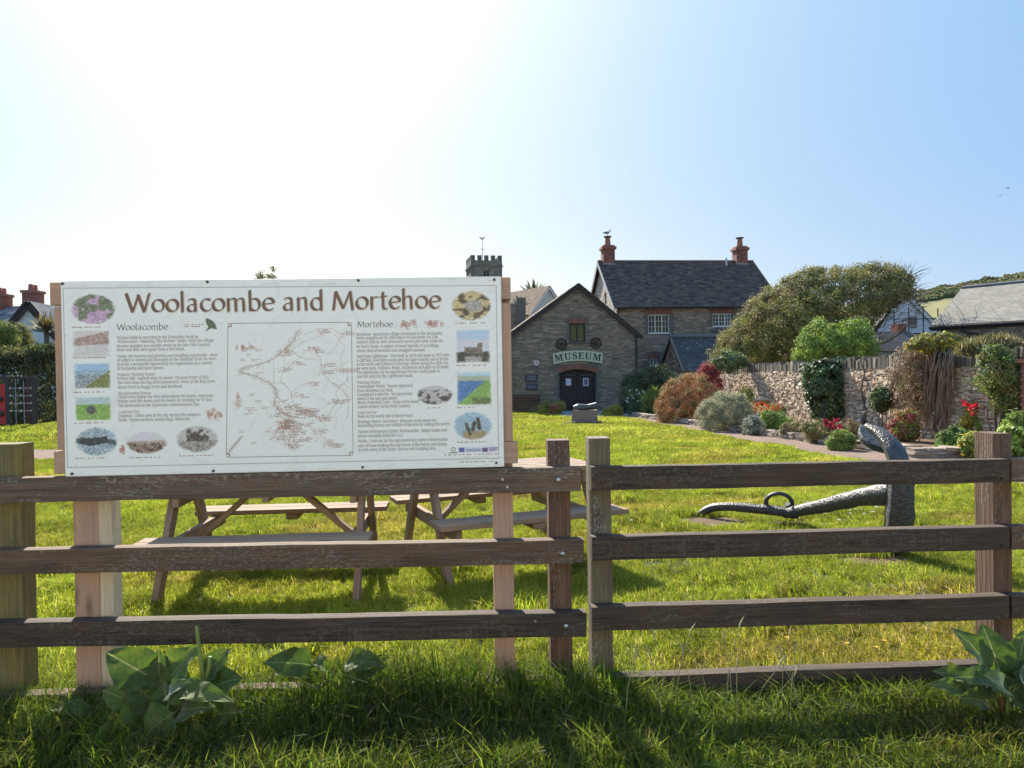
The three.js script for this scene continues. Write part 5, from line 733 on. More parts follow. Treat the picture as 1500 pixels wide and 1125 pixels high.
shrub('iris_clump', 'upright green sword-leaved clump left of the bronze shrub', 'plant', [944, 578, 968, 614], 31.0, { clumps: 30, per: 40, r: 0.13, leaf: [0.2, 0.4], aspect: 0.07, up: 2.2, cols: FRESH, thick: 0.35, stems: 0, flowers: Array.from({ length: 6 }, () => [rr(938, 960), rr(584, 598), 0.05, [0.5, 0.22, 0.22]]) });
shrub('golden_shrub', 'low golden-yellow shrub in a terracotta pot by the museum doors', 'shrub', [789, 588, 826, 611], 35.2, { outline: [[790, 610], [788, 596], [798, 587], [810, 590], [824, 588], [827, 600], [820, 609]], clumps: 60, per: 60, r: 0.14, leaf: [0.04, 0.08], cols: GOLD, thick: 0.5, stems: 4 });
shrub('golden_shrub', 'low golden-yellow shrub spreading at the end of the stone edging', 'shrub', [878, 594, 912, 614], 32.8, { outline: [[878, 613], [882, 603], [894, 596], [906, 593], [913, 602], [910, 613]], clumps: 60, per: 60, r: 0.14, leaf: [0.04, 0.08], cols: GOLD, thick: 0.5, stems: 4 });
{ const p = atD(812, 609, 34.9); p.y = groundY(p.x, p.z) + 0.01; const t = thing('plant_pot', 'round terracotta pot beside the golden shrub by the doors', 'pot', p), g = new THREE.LatheGeometry([[0.001, 0], [0.2, 0], [0.27, 0.38], [0.3, 0.38], [0.3, 0.46], [0.26, 0.46], [0.25, 0.4], [0.001, 0.38]].map(([x, y]) => new THREE.Vector2(x, y)), 20); part('pot_body', g, std(0.3, 0.12, 0.07, 0.9), t); }
shrub('orange_flowers', 'drift of small orange flowers below the stone trough', 'flowers', [1100, 592, 1152, 628], bedD(1125, 626), { clumps: 70, per: 55, r: 0.13, leaf: [0.04, 0.08], cols: FRESH.concat(GREY), thick: 0.5, stems: 5, flowers: Array.from({ length: 46 }, () => { const x = rr(1100, 1148); return [x, rr(590, 603), 0.045, rnd() < 0.7 ? [0.75, 0.17, 0.05] : [0.65, 0.28, 0.12]]; }) });
shrub('silver_plant', 'pale silvery low plant at the edge of the bed under the orange flowers', 'plant', [1088, 612, 1120, 640], bedD(1105, 638), { clumps: 40, per: 55, r: 0.1, leaf: [0.04, 0.08], cols: [[0.34, 0.36, 0.28], [0.28, 0.31, 0.23]], thick: 0.35, stems: 2 });
shrub('green_mound', 'mid green leafy mound right of the silvery plant', 'plant', [1112, 606, 1160, 638], bedD(1138, 636), { clumps: 70, per: 60, r: 0.11, leaf: [0.04, 0.08], cols: FRESH, thick: 0.4, stems: 3 });
shrub('pink_mound', 'bronze-pink flecked mound on the edging below the ivy', 'plant', [1146, 618, 1180, 644], bedD(1163, 643), { clumps: 55, per: 60, r: 0.09, leaf: [0.03, 0.06], cols: [[0.25, 0.22, 0.08], [0.32, 0.2, 0.12], [0.18, 0.2, 0.06]], thick: 0.35, stems: 3 });
shrub('magenta_flowers', 'mound topped with bright magenta flowers below the ivy', 'flowers', [1178, 614, 1232, 652], bedD(1205, 650), { clumps: 90, per: 60, r: 0.1, leaf: [0.03, 0.06], cols: [[0.25, 0.24, 0.07], [0.3, 0.22, 0.1], [0.16, 0.2, 0.05]], thick: 0.45, stems: 4, flowers: Array.from({ length: 22 }, () => [rr(1208, 1232), rr(614, 628), 0.045, [0.5, 0.02, 0.09]]) });
shrub('lime_mound', 'lime green mound spilling over the edging onto the path', 'plant', [1216, 632, 1250, 662], bedD(1232, 660), { clumps: 70, per: 60, r: 0.09, leaf: [0.03, 0.06], cols: [[0.26, 0.33, 0.04], [0.2, 0.28, 0.04]], thick: 0.35, stems: 2 });
shrub('pink_mound', 'bronze-pink flecked mound between the lime mound and the anchor tip', 'plant', [1226, 618, 1264, 648], bedD(1246, 650), { clumps: 60, per: 60, r: 0.1, leaf: [0.03, 0.06], cols: [[0.26, 0.23, 0.09], [0.3, 0.18, 0.1], [0.2, 0.22, 0.07]], thick: 0.4, stems: 3 });
const wallD = (px) => { let d = 20; for (let k = 0; k < 30; k++) { const r = rayDir(px, 560), x = r.x / -r.z * d; d += (wallX(d) - x) / (0.075 + r.x / -r.z); } return d; };
shrub('wall_ivy', 'dark glossy ivy sheet covering the middle of the garden wall', 'ivy', [1177, 526, 1263, 620], wallD(1220) - 0.25, { outline: [[1180, 532], [1200, 528], [1230, 526], [1258, 528], [1262, 560], [1262, 590], [1252, 612], [1225, 618], [1195, 614], [1186, 590], [1178, 560]], clumps: 210, per: 55, r: 0.13, leaf: [0.06, 0.12], aspect: 0.85, cols: IVY, thick: 0.5, hollow: 1, stems: 8, mat: glossLeaf });
{ // a thick dry stem up the wall beside the ivy
  const d = wallD(1267) - 0.05, o = atD(1262, 634, d), t = thing('climber_stem', 'thick bare brown climber stem twisting up the wall beside the ivy', 'climber', o); part('stem', limb([[1260, 634], [1264, 618], [1270, 600], [1269, 575], [1272, 552], [1268, 530]].map(([x, y]) => atD(x, y, d).sub(o)), [0.06, 0.05, 0.045, 0.04, 0.03, 0.02], 7, 0.25), barkMat, t); part('stem', limb([[1268, 600], [1262, 570], [1266, 545], [1260, 527]].map(([x, y]) => atD(x, y, d).sub(o)), [0.03, 0.025, 0.02, 0.01], 6, 0.2), barkMat, t);
}
shrub('standard_tree', 'small dark standard tree with a round head on a thin stem before the wall', 'tree', [1276, 568, 1304, 632], wallD(1289) - 0.7, { outline: [[1276, 596], [1280, 574], [1292, 567], [1303, 578], [1304, 592], [1294, 602], [1284, 602]], clumps: 55, per: 50, r: 0.1, leaf: [0.06, 0.11], cols: DARK.concat(IVY), thick: 0.35, stems: 3, sr: 0.02 });
{ // dead climber over the wall
  const d = wallD(1350) - 0.22, o = atD(1350, 630, d), t = thing('dead_climber', 'mass of dry brown climber stems hanging over the garden wall', 'climber', V(o.x, groundY(o.x, o.z), o.z)), g = [];
  for (let k = 0; k < 260; k++) { const x = rr(1304, 1396), ty = 500 + Math.abs(x - 1350) * 0.35 + rr(0, 22) + (x < 1330 ? (1330 - x) * 0.8 : 0), L = rr(30, 105), b = Math.min(ty + L, 628), dd = wallD(x) - rr(0.08, 0.45), dx = rr(-14, 10); g.push(limb([atD(x - dx * 0.4, ty - rr(0, 10), dd + 0.3), atD(x, ty + 6, dd - 0.05), atD(x + dx * 0.5 + rr(-4, 4), lerp(ty, b, 0.5), dd), atD(x + dx, b, dd + 0.1)].map((v) => v.sub(t.position)), [rr(0.006, 0.016), 0.011, 0.008, 0.004], 5, 0.2)); }
  for (let k = 0; k < 9; k++) { const x = rr(1320, 1385), dd = wallD(x) - 0.12; g.push(limb([atD(x + rr(-8, 8), 628, dd), atD(x + rr(-6, 6), 590, dd), atD(x + rr(-8, 8), 550, dd), atD(x + rr(-10, 10), 512, dd + 0.1)].map((v) => v.sub(t.position)), [0.04, 0.032, 0.025, 0.012], 6, 0.25)); }
  part('stems', mergeGeometries(g), std(0.26, 0.185, 0.135, 0.95), t).userData.kind = 'stuff';
  part('dry_leaves', foliage(t.position, [[1300, 545], [1318, 515], [1345, 500], [1385, 503], [1398, 530], [1390, 570], [1375, 615], [1325, 610], [1312, 570]], d, { clumps: 150, per: 24, r: 0.16, leaf: [0.04, 0.08], cols: DRY.concat([[0.2, 0.2, 0.07]]), thick: 0.35 }), dryMat, t).userData.kind = 'stuff';
}
shrub('golden_ivy', 'yellow-green ivy cap growing along the wall top over the dead climber', 'ivy', [1330, 488, 1414, 520], wallD(1375) - 0.1, { outline: [[1330, 508], [1345, 496], [1365, 490], [1390, 492], [1412, 500], [1414, 512], [1390, 518], [1360, 514]], clumps: 90, per: 50, r: 0.12, leaf: [0.05, 0.09], aspect: 0.8, cols: GOLD.concat(OLIVE), thick: 0.45, stems: 4 });
shrub('grass_tufts', 'wispy dry grass growing on the wall coping', 'grass', [1408, 494, 1500, 526], wallD(1455) + 0.1, { outline: [[1408, 520], [1420, 506], [1450, 500], [1500, 498], [1500, 522], [1440, 526]], clumps: 60, per: 40, r: 0.1, leaf: [0.1, 0.22], aspect: 0.08, up: 1.6, cols: [[0.3, 0.25, 0.1], [0.22, 0.2, 0.07], [0.16, 0.18, 0.05]], thick: 0.3, stems: 0 });
shrub('climbing_rose', 'green climber with many small leaves trained up the wall beside the brick pier', 'climber', [1424, 505, 1500, 620], wallD(1468) - 0.3, { outline: [[1426, 552], [1438, 530], [1445, 508], [1462, 506], [1475, 520], [1498, 512], [1500, 560], [1494, 600], [1476, 620], [1462, 600], [1458, 575], [1440, 568]], clumps: 130, per: 50, r: 0.13, leaf: [0.04, 0.08], cols: FRESH.concat(IVY).concat(OLIVE), thick: 0.4, stems: 9, sr: 0.02 });
shrub('dark_leaf_plant', 'reddish-leaved plant with dry seed heads at the foot of the dead climber', 'plant', [1306, 600, 1345, 652], bedD(1326, 650), { clumps: 55, per: 45, r: 0.12, leaf: [0.04, 0.09], cols: BRONZE.concat(FRESH).concat(REDS), thick: 0.35, stems: 7 });
shrub('tall_flower_plant', 'tall leafy plant with a red and white bloom before the wall', 'flowers', [1366, 590, 1400, 640], bedD(1383, 646), { clumps: 50, per: 45, r: 0.13, leaf: [0.05, 0.1], cols: FRESH.concat(IVY), thick: 0.35, stems: 7, flowers: [[1379, 611, 0.1, [0.6, 0.03, 0.05]], [1381, 625, 0.08, [0.7, 0.68, 0.62]], [1370, 605, 0.06, [0.7, 0.68, 0.62]], [1376, 630, 0.06, [0.7, 0.68, 0.62]]] });
shrub('red_roses', 'cluster of bright red roses on tall stems above the green round bush', 'flowers', [1412, 588, 1455, 645], bedD(1430, 652), { clumps: 40, per: 40, r: 0.13, leaf: [0.05, 0.1], cols: FRESH.concat(GOLD), thick: 0.35, stems: 9, flowers: [[1415, 594, 0.075, [0.7, 0.03, 0.07]], [1428, 595, 0.08, [0.72, 0.04, 0.08]], [1424, 607, 0.06, [0.6, 0.02, 0.05]], [1447, 604, 0.075, [0.7, 0.03, 0.07]], [1420, 600, 0.05, [0.65, 0.03, 0.06]], [1410, 588, 0.045, [0.65, 0.03, 0.06]]] });
shrub('round_bush', 'bright green round bush beside the flat edging stones', 'shrub', [1373, 629, 1424, 668], bedD(1398, 665), { clumps: 110, per: 65, r: 0.09, leaf: [0.035, 0.065], cols: [[0.14, 0.25, 0.03], [0.18, 0.3, 0.04], [0.1, 0.18, 0.025]], thick: 0.5, stems: 4 });
shrub('leafy_border_plant', 'lush broad-leaved plant behind the stout corner fence post', 'plant', [1468, 612, 1520, 676], bedD(1492, 672), { clumps: 90, per: 50, r: 0.13, leaf: [0.06, 0.13], aspect: 0.6, cols: FRESH, thick: 0.5, stems: 5 });
shrub('border_plant', 'low yellow-green plant between round bush and corner post', 'plant', [1410, 638, 1440, 674], bedD(1426, 672), { clumps: 36, per: 45, r: 0.09, leaf: [0.04, 0.08], cols: FRESH.concat(GOLD), thick: 0.3, stems: 3 });
{ const p = atD(1118, 588, bedD(1118, 618) + 0.4), y = groundY(p.x, p.z), t = thing('stone_trough', 'shallow pale stone bowl on a pedestal beside the wall', 'trough', V(p.x, y, p.z)), h = p.y - y; const st = std(0.6, 0.5, 0.38, 0.95);
  part('bowl', new THREE.LatheGeometry([[0.001, -0.02], [0.3, -0.02], [0.46, 0.14], [0.52, 0.15], [0.52, 0.21], [0.46, 0.21], [0.36, 0.1], [0.001, 0.08]].map(([x, q]) => new THREE.Vector2(x, q)), 24), st, t, 0, h - 0.1, 0); part('pedestal', new THREE.CylinderGeometry(0.16, 0.2, h - 0.1, 10), st, t, 0, (h - 0.1) / 2, 0); }
{ const p = onG(1096, 628), t = thing('plant_marker', 'small white marker post with a label standing in the bed', 'marker', V(p.x, p.y, p.z)); part('post', new THREE.BoxGeometry(0.07, 0.75, 0.05), whitePaint, t, 0, 0.37, 0); part('label_plate', new THREE.BoxGeometry(0.22, 0.12, 0.015), whitePaint, t, 0.22, 0.32, 0.05, 0, -0.5); part('label_stake', new THREE.BoxGeometry(0.03, 0.3, 0.02), darkMetal, t, 0.22, 0.14, 0.03); }
{ const p = onG(1486, 650), d = wallD(1505) - 0.15, q = atD(1516, 600, d), y = groundY(q.x, q.z), t = thing('brick_pier', 'red brick pier against the garden wall under the climber', 'pier', V(q.x, y, q.z), 0.3), top = atD(1509, 531, d).y - y; part('core', new THREE.BoxGeometry(0.3, top, 0.3), brickMat[2], t, 0, top / 2, 0); const n = Math.floor(top / 0.078); for (let r = 0; r < n; r++) for (const s of r % 2 ? [-1, 1] : [0]) { brick(t, s ? s * 0.082 : 0, 0.04 + r * 0.078, 0.148, s ? 0.15 : 0.2, 0.066, 0.03); brick(t, -0.148, 0.04 + r * 0.078, s ? s * 0.082 : 0, 0.2 * (s ? 0.75 : 1), 0.066, 0.03, 0, Math.PI / 2); } part('cap', new THREE.BoxGeometry(0.42, 0.07, 0.42), brickMat[1], t, 0, top + 0.03, 0); }
// the old cannon on its plinth
{ const p = onG(857, 620), t = thing('old_cannon', 'short old cannon on a rough stone plinth on the lawn before the museum', 'cannon', p, -0.25), a = new Acc(); a.box(0, 0.2, 0, 0.82, 0.5, 0.6, [0.28, 0.2, 0.16], 0.06); part('plinth', a.geo(), stoneMat, t); part('barrel', limb([V(-0.42, 0.56, 0.02), V(-0.3, 0.56, 0), V(0, 0.57, 0), V(0.28, 0.6, 0), V(0.4, 0.62, 0), V(0.46, 0.63, 0)], [0.06, 0.14, 0.12, 0.1, 0.12, 0.13], 12), std(0.10, 0.10, 0.105, 0.4, { metalness: 0.3 }), t); const b = new Acc(); for (let k = 0; k < 5; k++) { const c = new Acc(); c.box(0, 0, 0, rr(0.12, 0.25), 0.1, 0.18, [0.14, 0.13, 0.12], 0.03); part('loose_stone', c.geo(), stoneMat, t, -0.55 + k * 0.28 + gauss() * 0.05, 0.03, 0.42 + gauss() * 0.1, rr(0, 3)); } }

// ---------------------------------------------------------------- left side: play frame, hedge, cottages
seed(141);
{
  const d = 22.5, b = atD(30, 610, d), o = V(b.x, groundY(b.x, b.z), b.z), t = thing('playground_climber', 'dark timber climbing frame with red panel and rope net', 'play frame', o, 0.05), top = atD(30, 556, d).y - o.y, M = upright(o, 0.05), X = (px) => M(px, 590)[0];
  const dk = std(0.06, 0.045, 0.04, 0.8), red = std(0.5, 0.03, 0.035, 0.5), rope = std(0.3, 0.3, 0.32, 0.8);
  for (const px of [12, 51, -32]) part('post', timber(0.11, top + 0.4, 0.11, 0.006), dk, t, X(px), top / 2 - 0.15, 0); part('post', timber(0.11, top + 0.4, 0.11, 0.006), dk, t, X(8), top / 2 - 0.15, -1.2);
  part('beam', timber(X(53) - X(-34), 0.09, 0.12, 0.006), dk, t, (X(53) + X(-34)) / 2, top + 0.05, 0); part('red_panel', timber(X(9) - X(-28), top - 0.25, 0.03, 0.004), red, t, (X(9) + X(-28)) / 2, top / 2, 0.02); for (const [px, y] of [[2, 0.6], [-8, 0.95], [3, 0.3]]) part('hand_hold', new THREE.SphereGeometry(0.09, 10, 8), dk, t, X(px), top * y, 0.05);
  for (let k = 0; k < 4; k++) { const y = lerp(0.35, 0.82, k / 3) * top; part('rope_rung', new THREE.CylinderGeometry(0.014, 0.014, X(49) - X(14), 6), rope, t, (X(49) + X(14)) / 2, y, 0.03, 0, 0, Math.PI / 2); for (const px of [16, 31, 47]) part('rope_knot', new THREE.SphereGeometry(0.035, 8, 6), rope, t, X(px), y, 0.03); }
  for (const px of [24, 36]) part('rope', new THREE.CylinderGeometry(0.012, 0.012, top * 0.95, 6), rope, t, X(px), top * 0.5, 0.03);
}
function hedge(label, pts, h0, thick, cols, seedN, n) {
  seed(seedN); const o = V(pts[0][0], groundY(pts[0][0], -pts[0][1]), -pts[0][1]), t = thing('hedge', label, 'hedge', o, 0, 'hedges round the garden'), a = new Acc(), L = []; let tot = 0; for (let i = 0; i < pts.length - 1; i++) { const l = Math.hypot(pts[i + 1][0] - pts[i][0], pts[i + 1][1] - pts[i][1]); L.push(l); tot += l; }
  for (let k = 0; k < n; k++) { let s = rnd() * tot, i = 0; while (s > L[i]) s -= L[i++]; const u = s / L[i], x = lerp(pts[i][0], pts[i + 1][0], u), d = lerp(pts[i][1], pts[i + 1][1], u), g = groundY(x, -d), H = h0 * (0.88 + 0.28 * fbm(x * 0.5, d * 0.5, 3, seedN)), a2 = rr(0, Math.PI), sx = Math.cos(a2), sy = Math.sin(a2), c0 = cols[Math.floor(rnd() * cols.length)], k0 = rr(0.7, 1.3);
    const c = V(x + gauss() * 0.2, g + 0.1 + (H - 0.2) * rnd(), -d + (rnd() < 0.65 ? 1 : -1) * thick * rr(0.5, 1)); if (rnd() < 0.35) { c.y = g + H - rr(0, 0.25); c.z = -d + rr(-1, 1) * thick; }
    for (let q = 0; q < 46; q++) { const gd = randDir().multiplyScalar(0.26 * Math.pow(rnd(), 0.5)), l = rr(0.07, 0.13); a.facing(c.clone().add(gd).sub(o), V(0, 0.4, Math.sign(c.z + d) * 0.7).add(randDir()).normalize(), l, l * 0.6, jit(c0.map((v) => v * k0), 0.2, 0.1), 0.15); } }
  part('foliage', a.geo(), leavesMat, t).userData.kind = 'stuff';
  for (let i = 0; i < pts.length - 1; i++) for (let k = 0; k < 5; k++) { const u = (k + 0.5) / 5, x = lerp(pts[i][0], pts[i + 1][0], u), d = lerp(pts[i][1], pts[i + 1][1], u), g = groundY(x, -d); part('stem', limb([V(x, g - 0.1, -d), V(x + gauss() * 0.1, g + h0 * 0.4, -d + gauss() * 0.1), V(x + gauss() * 0.2, g + h0 * 0.8, -d + gauss() * 0.2)].map((v) => v.sub(o)), [0.05, 0.04, 0.015], 6), barkMat, t); }
}
hedge('tall dark evergreen hedge behind the climbing frame', [[-27, 27], [-17, 27.5], [-13, 28.5]], 2.75, 0.9, DARK.concat([[0.16, 0.15, 0.04], [0.22, 0.19, 0.05]]), 151, 2300);
hedge('lower green hedge closing the garden left of the museum', [[-13, 28.5], [-8, 32], [-1.6, 37]], 1.7, 0.7, DARK.concat(FRESH), 152, 900);
seed(161);
// houses with plain gables
function gabled(name, label, pos, yaw, W, D, e, rh, wallM, cols, o = {}) {
  const t = thing(name, label, 'house', pos, yaw), a = Math.atan2(rh, W / 2), pent = [[0, 0], [W, 0], [W, e], [W / 2, e + rh], [0, e]];
  part('wall', slab(pent, 0.3), wallM, t, -W / 2, 0, 0); part('wall', slab(pent, 0.3), wallM, t, -W / 2, 0, -D + 0.3); for (const s of [-1, 1]) part('wall', new THREE.BoxGeometry(0.3, e - 0.02, D - 0.62), wallM, t, s * (W / 2 - 0.16), e / 2, -D / 2);
  for (const s of [-1, 1]) { const run = W / 2 + 0.25, bl = run / Math.cos(a); part('roof', slates(D + 0.5, run, a, o.sw ?? 0.4, o.sh ?? 0.3, cols, 0.015, 0.15), slateRoof, t, s * run, e - Math.tan(a) * 0.25 + 0.1, s < 0 ? -D - 0.25 : 0.25, s < 0 ? -Math.PI / 2 : Math.PI / 2).userData.kind = 'stuff'; part('roof_deck', new THREE.BoxGeometry(bl, 0.05, D + 0.36), darkWood, t, s * run / 2, e + rh - run * Math.tan(a) / 2 + 0.06, -D / 2, 0, 0, -s * a); const bb = part('bargeboard', new THREE.BoxGeometry(bl, o.bh ?? 0.25, 0.06), o.barge ?? darkWood, t, s * run / 2, e + rh - run * Math.tan(a) / 2 - 0.02, 0.16, 0, 0, -s * a); }
  for (const [x, z, y, w, h, pots] of o.chimneys ?? []) { const ch = new THREE.Group(); ch.name = 'chimney'; ch.position.set(x, y, z); t.add(ch); part('stack', new THREE.BoxGeometry(w, h, w * 0.8), brickMat[0], ch, 0, h / 2, 0); part('cap', new THREE.BoxGeometry(w * 1.15, 0.18, w * 0.95), brickMat[1], ch, 0, h - 0.1, 0); part('cap', new THREE.BoxGeometry(w * 1.08, 0.12, w * 0.88), brickMat[2], ch, 0, h * 0.4, 0); for (let k = 0; k < pots; k++) part('chimney_pot', new THREE.CylinderGeometry(0.13, 0.16, 0.42, 10), brickMat[1], ch, (k - (pots - 1) / 2) * w * 0.45, h + 0.2, 0); }
  return t;
}
const render1 = std(0.62, 0.64, 0.66, 0.9), cream = std(0.6, 0.56, 0.48, 0.9), BLUE = [[0.10, 0.11, 0.14], [0.13, 0.14, 0.17], [0.085, 0.095, 0.12]], LIGHT = [[0.22, 0.215, 0.21], [0.28, 0.27, 0.26]], TAN = [[0.31, 0.205, 0.14], [0.27, 0.18, 0.12]];
{ const d = 44, g = atD(42, 444, d), y = groundY(g.x, g.z), pw = FOCAL / d; gabled('cottage', 'white rendered cottage gable with black bargeboards above the dark hedge', V(g.x, y, g.z), 0.1, 3.3, 6, g.y - y - 2.15, 2.15, render1, BLUE, { bh: 0.42 });
  const r = atD(112, 450, 50), yr = groundY(r.x, r.z), h = r.y - yr, X = (px) => -(r.x - atD(px, 450, 50).x); gabled('terrace_house', 'long slate-roofed house with red brick chimneys behind the white cottage', V(r.x, yr, r.z), Math.PI / 2, 8, 26, h - 2.6, 2.6, render1, BLUE.concat(LIGHT), { chimneys: [[0, X(49), h - 0.5, 1.05, 1.65, 2], [0, X(3), h - 0.5, 1.0, 1.45, 2]] }); }
{ const d = 60, g = atD(803, 421, d), y = groundY(g.x, g.z); gabled('cream_house', 'pale house with a sunlit tan roof beyond the museum', V(g.x, y, g.z), 0.62, 3.6, 7, g.y - y - 2.1, 2.1, cream, TAN, { barge: whitePaint, bh: 0.16 }); }
{ const d = 52, g = atD(752, 446, d), y = groundY(g.x, g.z), h = g.y - y, t = thing('old_stone_building', 'old rubble building with a broken chimney left of the museum roof', 'building', V(g.x, y, g.z)); part('wall', new THREE.BoxGeometry(3.4, h, 4), mortar, t, -0.9, h / 2, -2.05); part('stone_facing', rubble(3.4, h, (x, q) => x > 0 && x < 3.4 && q < h - 0.1 * Math.abs(Math.sin(x * 3)), { y0: 2.5, rows: [0.08, 0.16] }), stoneMat, t, -2.6, 0, -0.04).userData.kind = 'stuff'; part('chimney', new THREE.BoxGeometry(0.62, 1.9, 0.6), mortar, t, 0.55, h - 0.5, -0.2); part('roof_slope', new THREE.BoxGeometry(1.9, 0.1, 1.2), std(0.10, 0.11, 0.15), t, 0.2, h - 2.6, 0.5, 0, 0.7); for (let k = 0; k < 6; k++) { const a = new Acc(); a.box(0, 0, 0, rr(0.2, 0.5), rr(0.1, 0.3), 0.4, SLATE[k], 0.05); part('stone', a.geo(), stoneMat, t, -2.3 + k * 0.42, h + 0.05, -0.25); } }
{ const d = 46, g = atD(1326, 432, d), y = groundY(g.x, g.z), t = gabled('white_house', 'white rendered house behind scaffolding seen through bare branches', V(g.x, y, g.z), 0.12, 5.0, 8, g.y - y - 2.4, 2.4, std(0.7, 0.71, 0.74, 0.9), LIGHT, { barge: whitePaint, bh: 0.2 }); part('window', new THREE.BoxGeometry(0.5, 0.7, 0.06), glass, t, 0.5, g.y - y - 1.7, 0.02); part('band', new THREE.BoxGeometry(5.2, 0.16, 0.12), lead, t, 0, g.y - y - 2.45, 0.05);
  const s = thing('scaffolding', 'steel scaffold poles and boards in front of the white house', 'scaffold', V(g.x, y, g.z + 1.5), 0.12), H = g.y - y - 1.4; for (let k = 0; k < 5; k++) part('pole', new THREE.CylinderGeometry(0.035, 0.035, H + rr(0, 0.8), 6), darkMetal, s, -1.6 + k * 0.95, H / 2 + 0.2, 0); for (let k = 0; k < 4; k++) part('ledger', new THREE.CylinderGeometry(0.03, 0.03, 4.4, 6), darkMetal, s, 0.25, H * (0.45 + k * 0.17), 0.07, 0, 0, Math.PI / 2); part('scaffold_board', new THREE.BoxGeometry(4.2, 0.05, 0.6), std(0.35, 0.27, 0.18), s, 0.25, H * 0.79 - 0.07, -0.2); }
{ const d = 36, g = atD(1300, 486, d), y = groundY(g.x, g.z), t = thing('lean_to', 'lean-to with a pale sheet slate roof behind the garden wall', 'outbuilding', V(g.x, y, g.z), 0.25), h = g.y - y; part('wall', new THREE.BoxGeometry(3.2, h - 0.1, 0.3), render1, t, -0.4, h / 2 - 0.05, -0.3); part('wall', new THREE.BoxGeometry(3.0, 1.2, 0.3), render1, t, -0.4, 0.6, 2.0); part('roof', slates(3.6, 2.5, 0.52, 0.5, 0.36, [[0.09, 0.09, 0.1], [0.11, 0.11, 0.12]], 0.015, 0.12), slateRoof, t, -2.2, h - 1.44, 2.4).userData.kind = 'stuff'; part('chimney', new THREE.BoxGeometry(0.5, 0.6, 0.5), brickMat[0], t, 1.0, h + 0.1, -0.4); }
// unseen cottages added across the road to bounce warm sun onto the shaded board
for (const [x, w, lab, m] of [[-13, 11, 'added unseen cream cottage across the road facing the garden, with the lower roof', cream], [0.2, 13.5, 'added unseen long whitewashed cottage across the road facing the garden', std(0.78, 0.75, 0.68, 0.9)], [13.5, 11, 'added unseen pale stone-coloured cottage across the road facing the garden', std(0.66, 0.6, 0.5, 0.9)]]) {
  const t = thing('added_cottage', lab, 'house', V(x, -0.1, 11.6), Math.PI, 'added unseen cottages across the road that reflect fill light'), H = x < -5 ? 5.6 : 6.2, D = 7; part('wall', new THREE.BoxGeometry(w, H, D), m, t, 0, H / 2, -D / 2);
  part('roof', slates(w + 0.3, D / 2 + 0.3, 0.75, 0.35, 0.26, BLUE, 0.015, 0.2), slateRoof, t, -w / 2 - 0.15, H - 0.25, 0.3).userData.kind = 'stuff'; part('roof', slates(w + 0.3, D / 2 + 0.3, 0.75, 0.35, 0.26, BLUE, 0.015, 0.2), slateRoof, t, w / 2 + 0.15, H - 0.25, -D - 0.3, Math.PI).userData.kind = 'stuff';
  part('gable', slab([[0, 0], [D, 0], [D / 2, D / 2 * Math.tan(0.75) - 0.1]], 0.3), m, t, -w / 2 + 0.02, H, -D, -Math.PI / 2); part('gable', slab([[0, 0], [D, 0], [D / 2, D / 2 * Math.tan(0.75) - 0.1]], 0.3), m, t, w / 2 - 0.32, H, -D, -Math.PI / 2);
  for (let k = 0; k < 4; k++) for (const y of [1.0, 3.5]) { const cx = (k - 1.5) * w / 4.2; if (k === 1 && y < 2) { part('door', new THREE.BoxGeometry(0.95, 2.1, 0.08), std(0.06, 0.1, 0.16, 0.5), t, cx, 1.15, 0.03); continue; } casement(t, cx - 0.55, y, cx + 0.55, y + 1.2, 2, 1, 2, whitePaint, 0.04); }
}
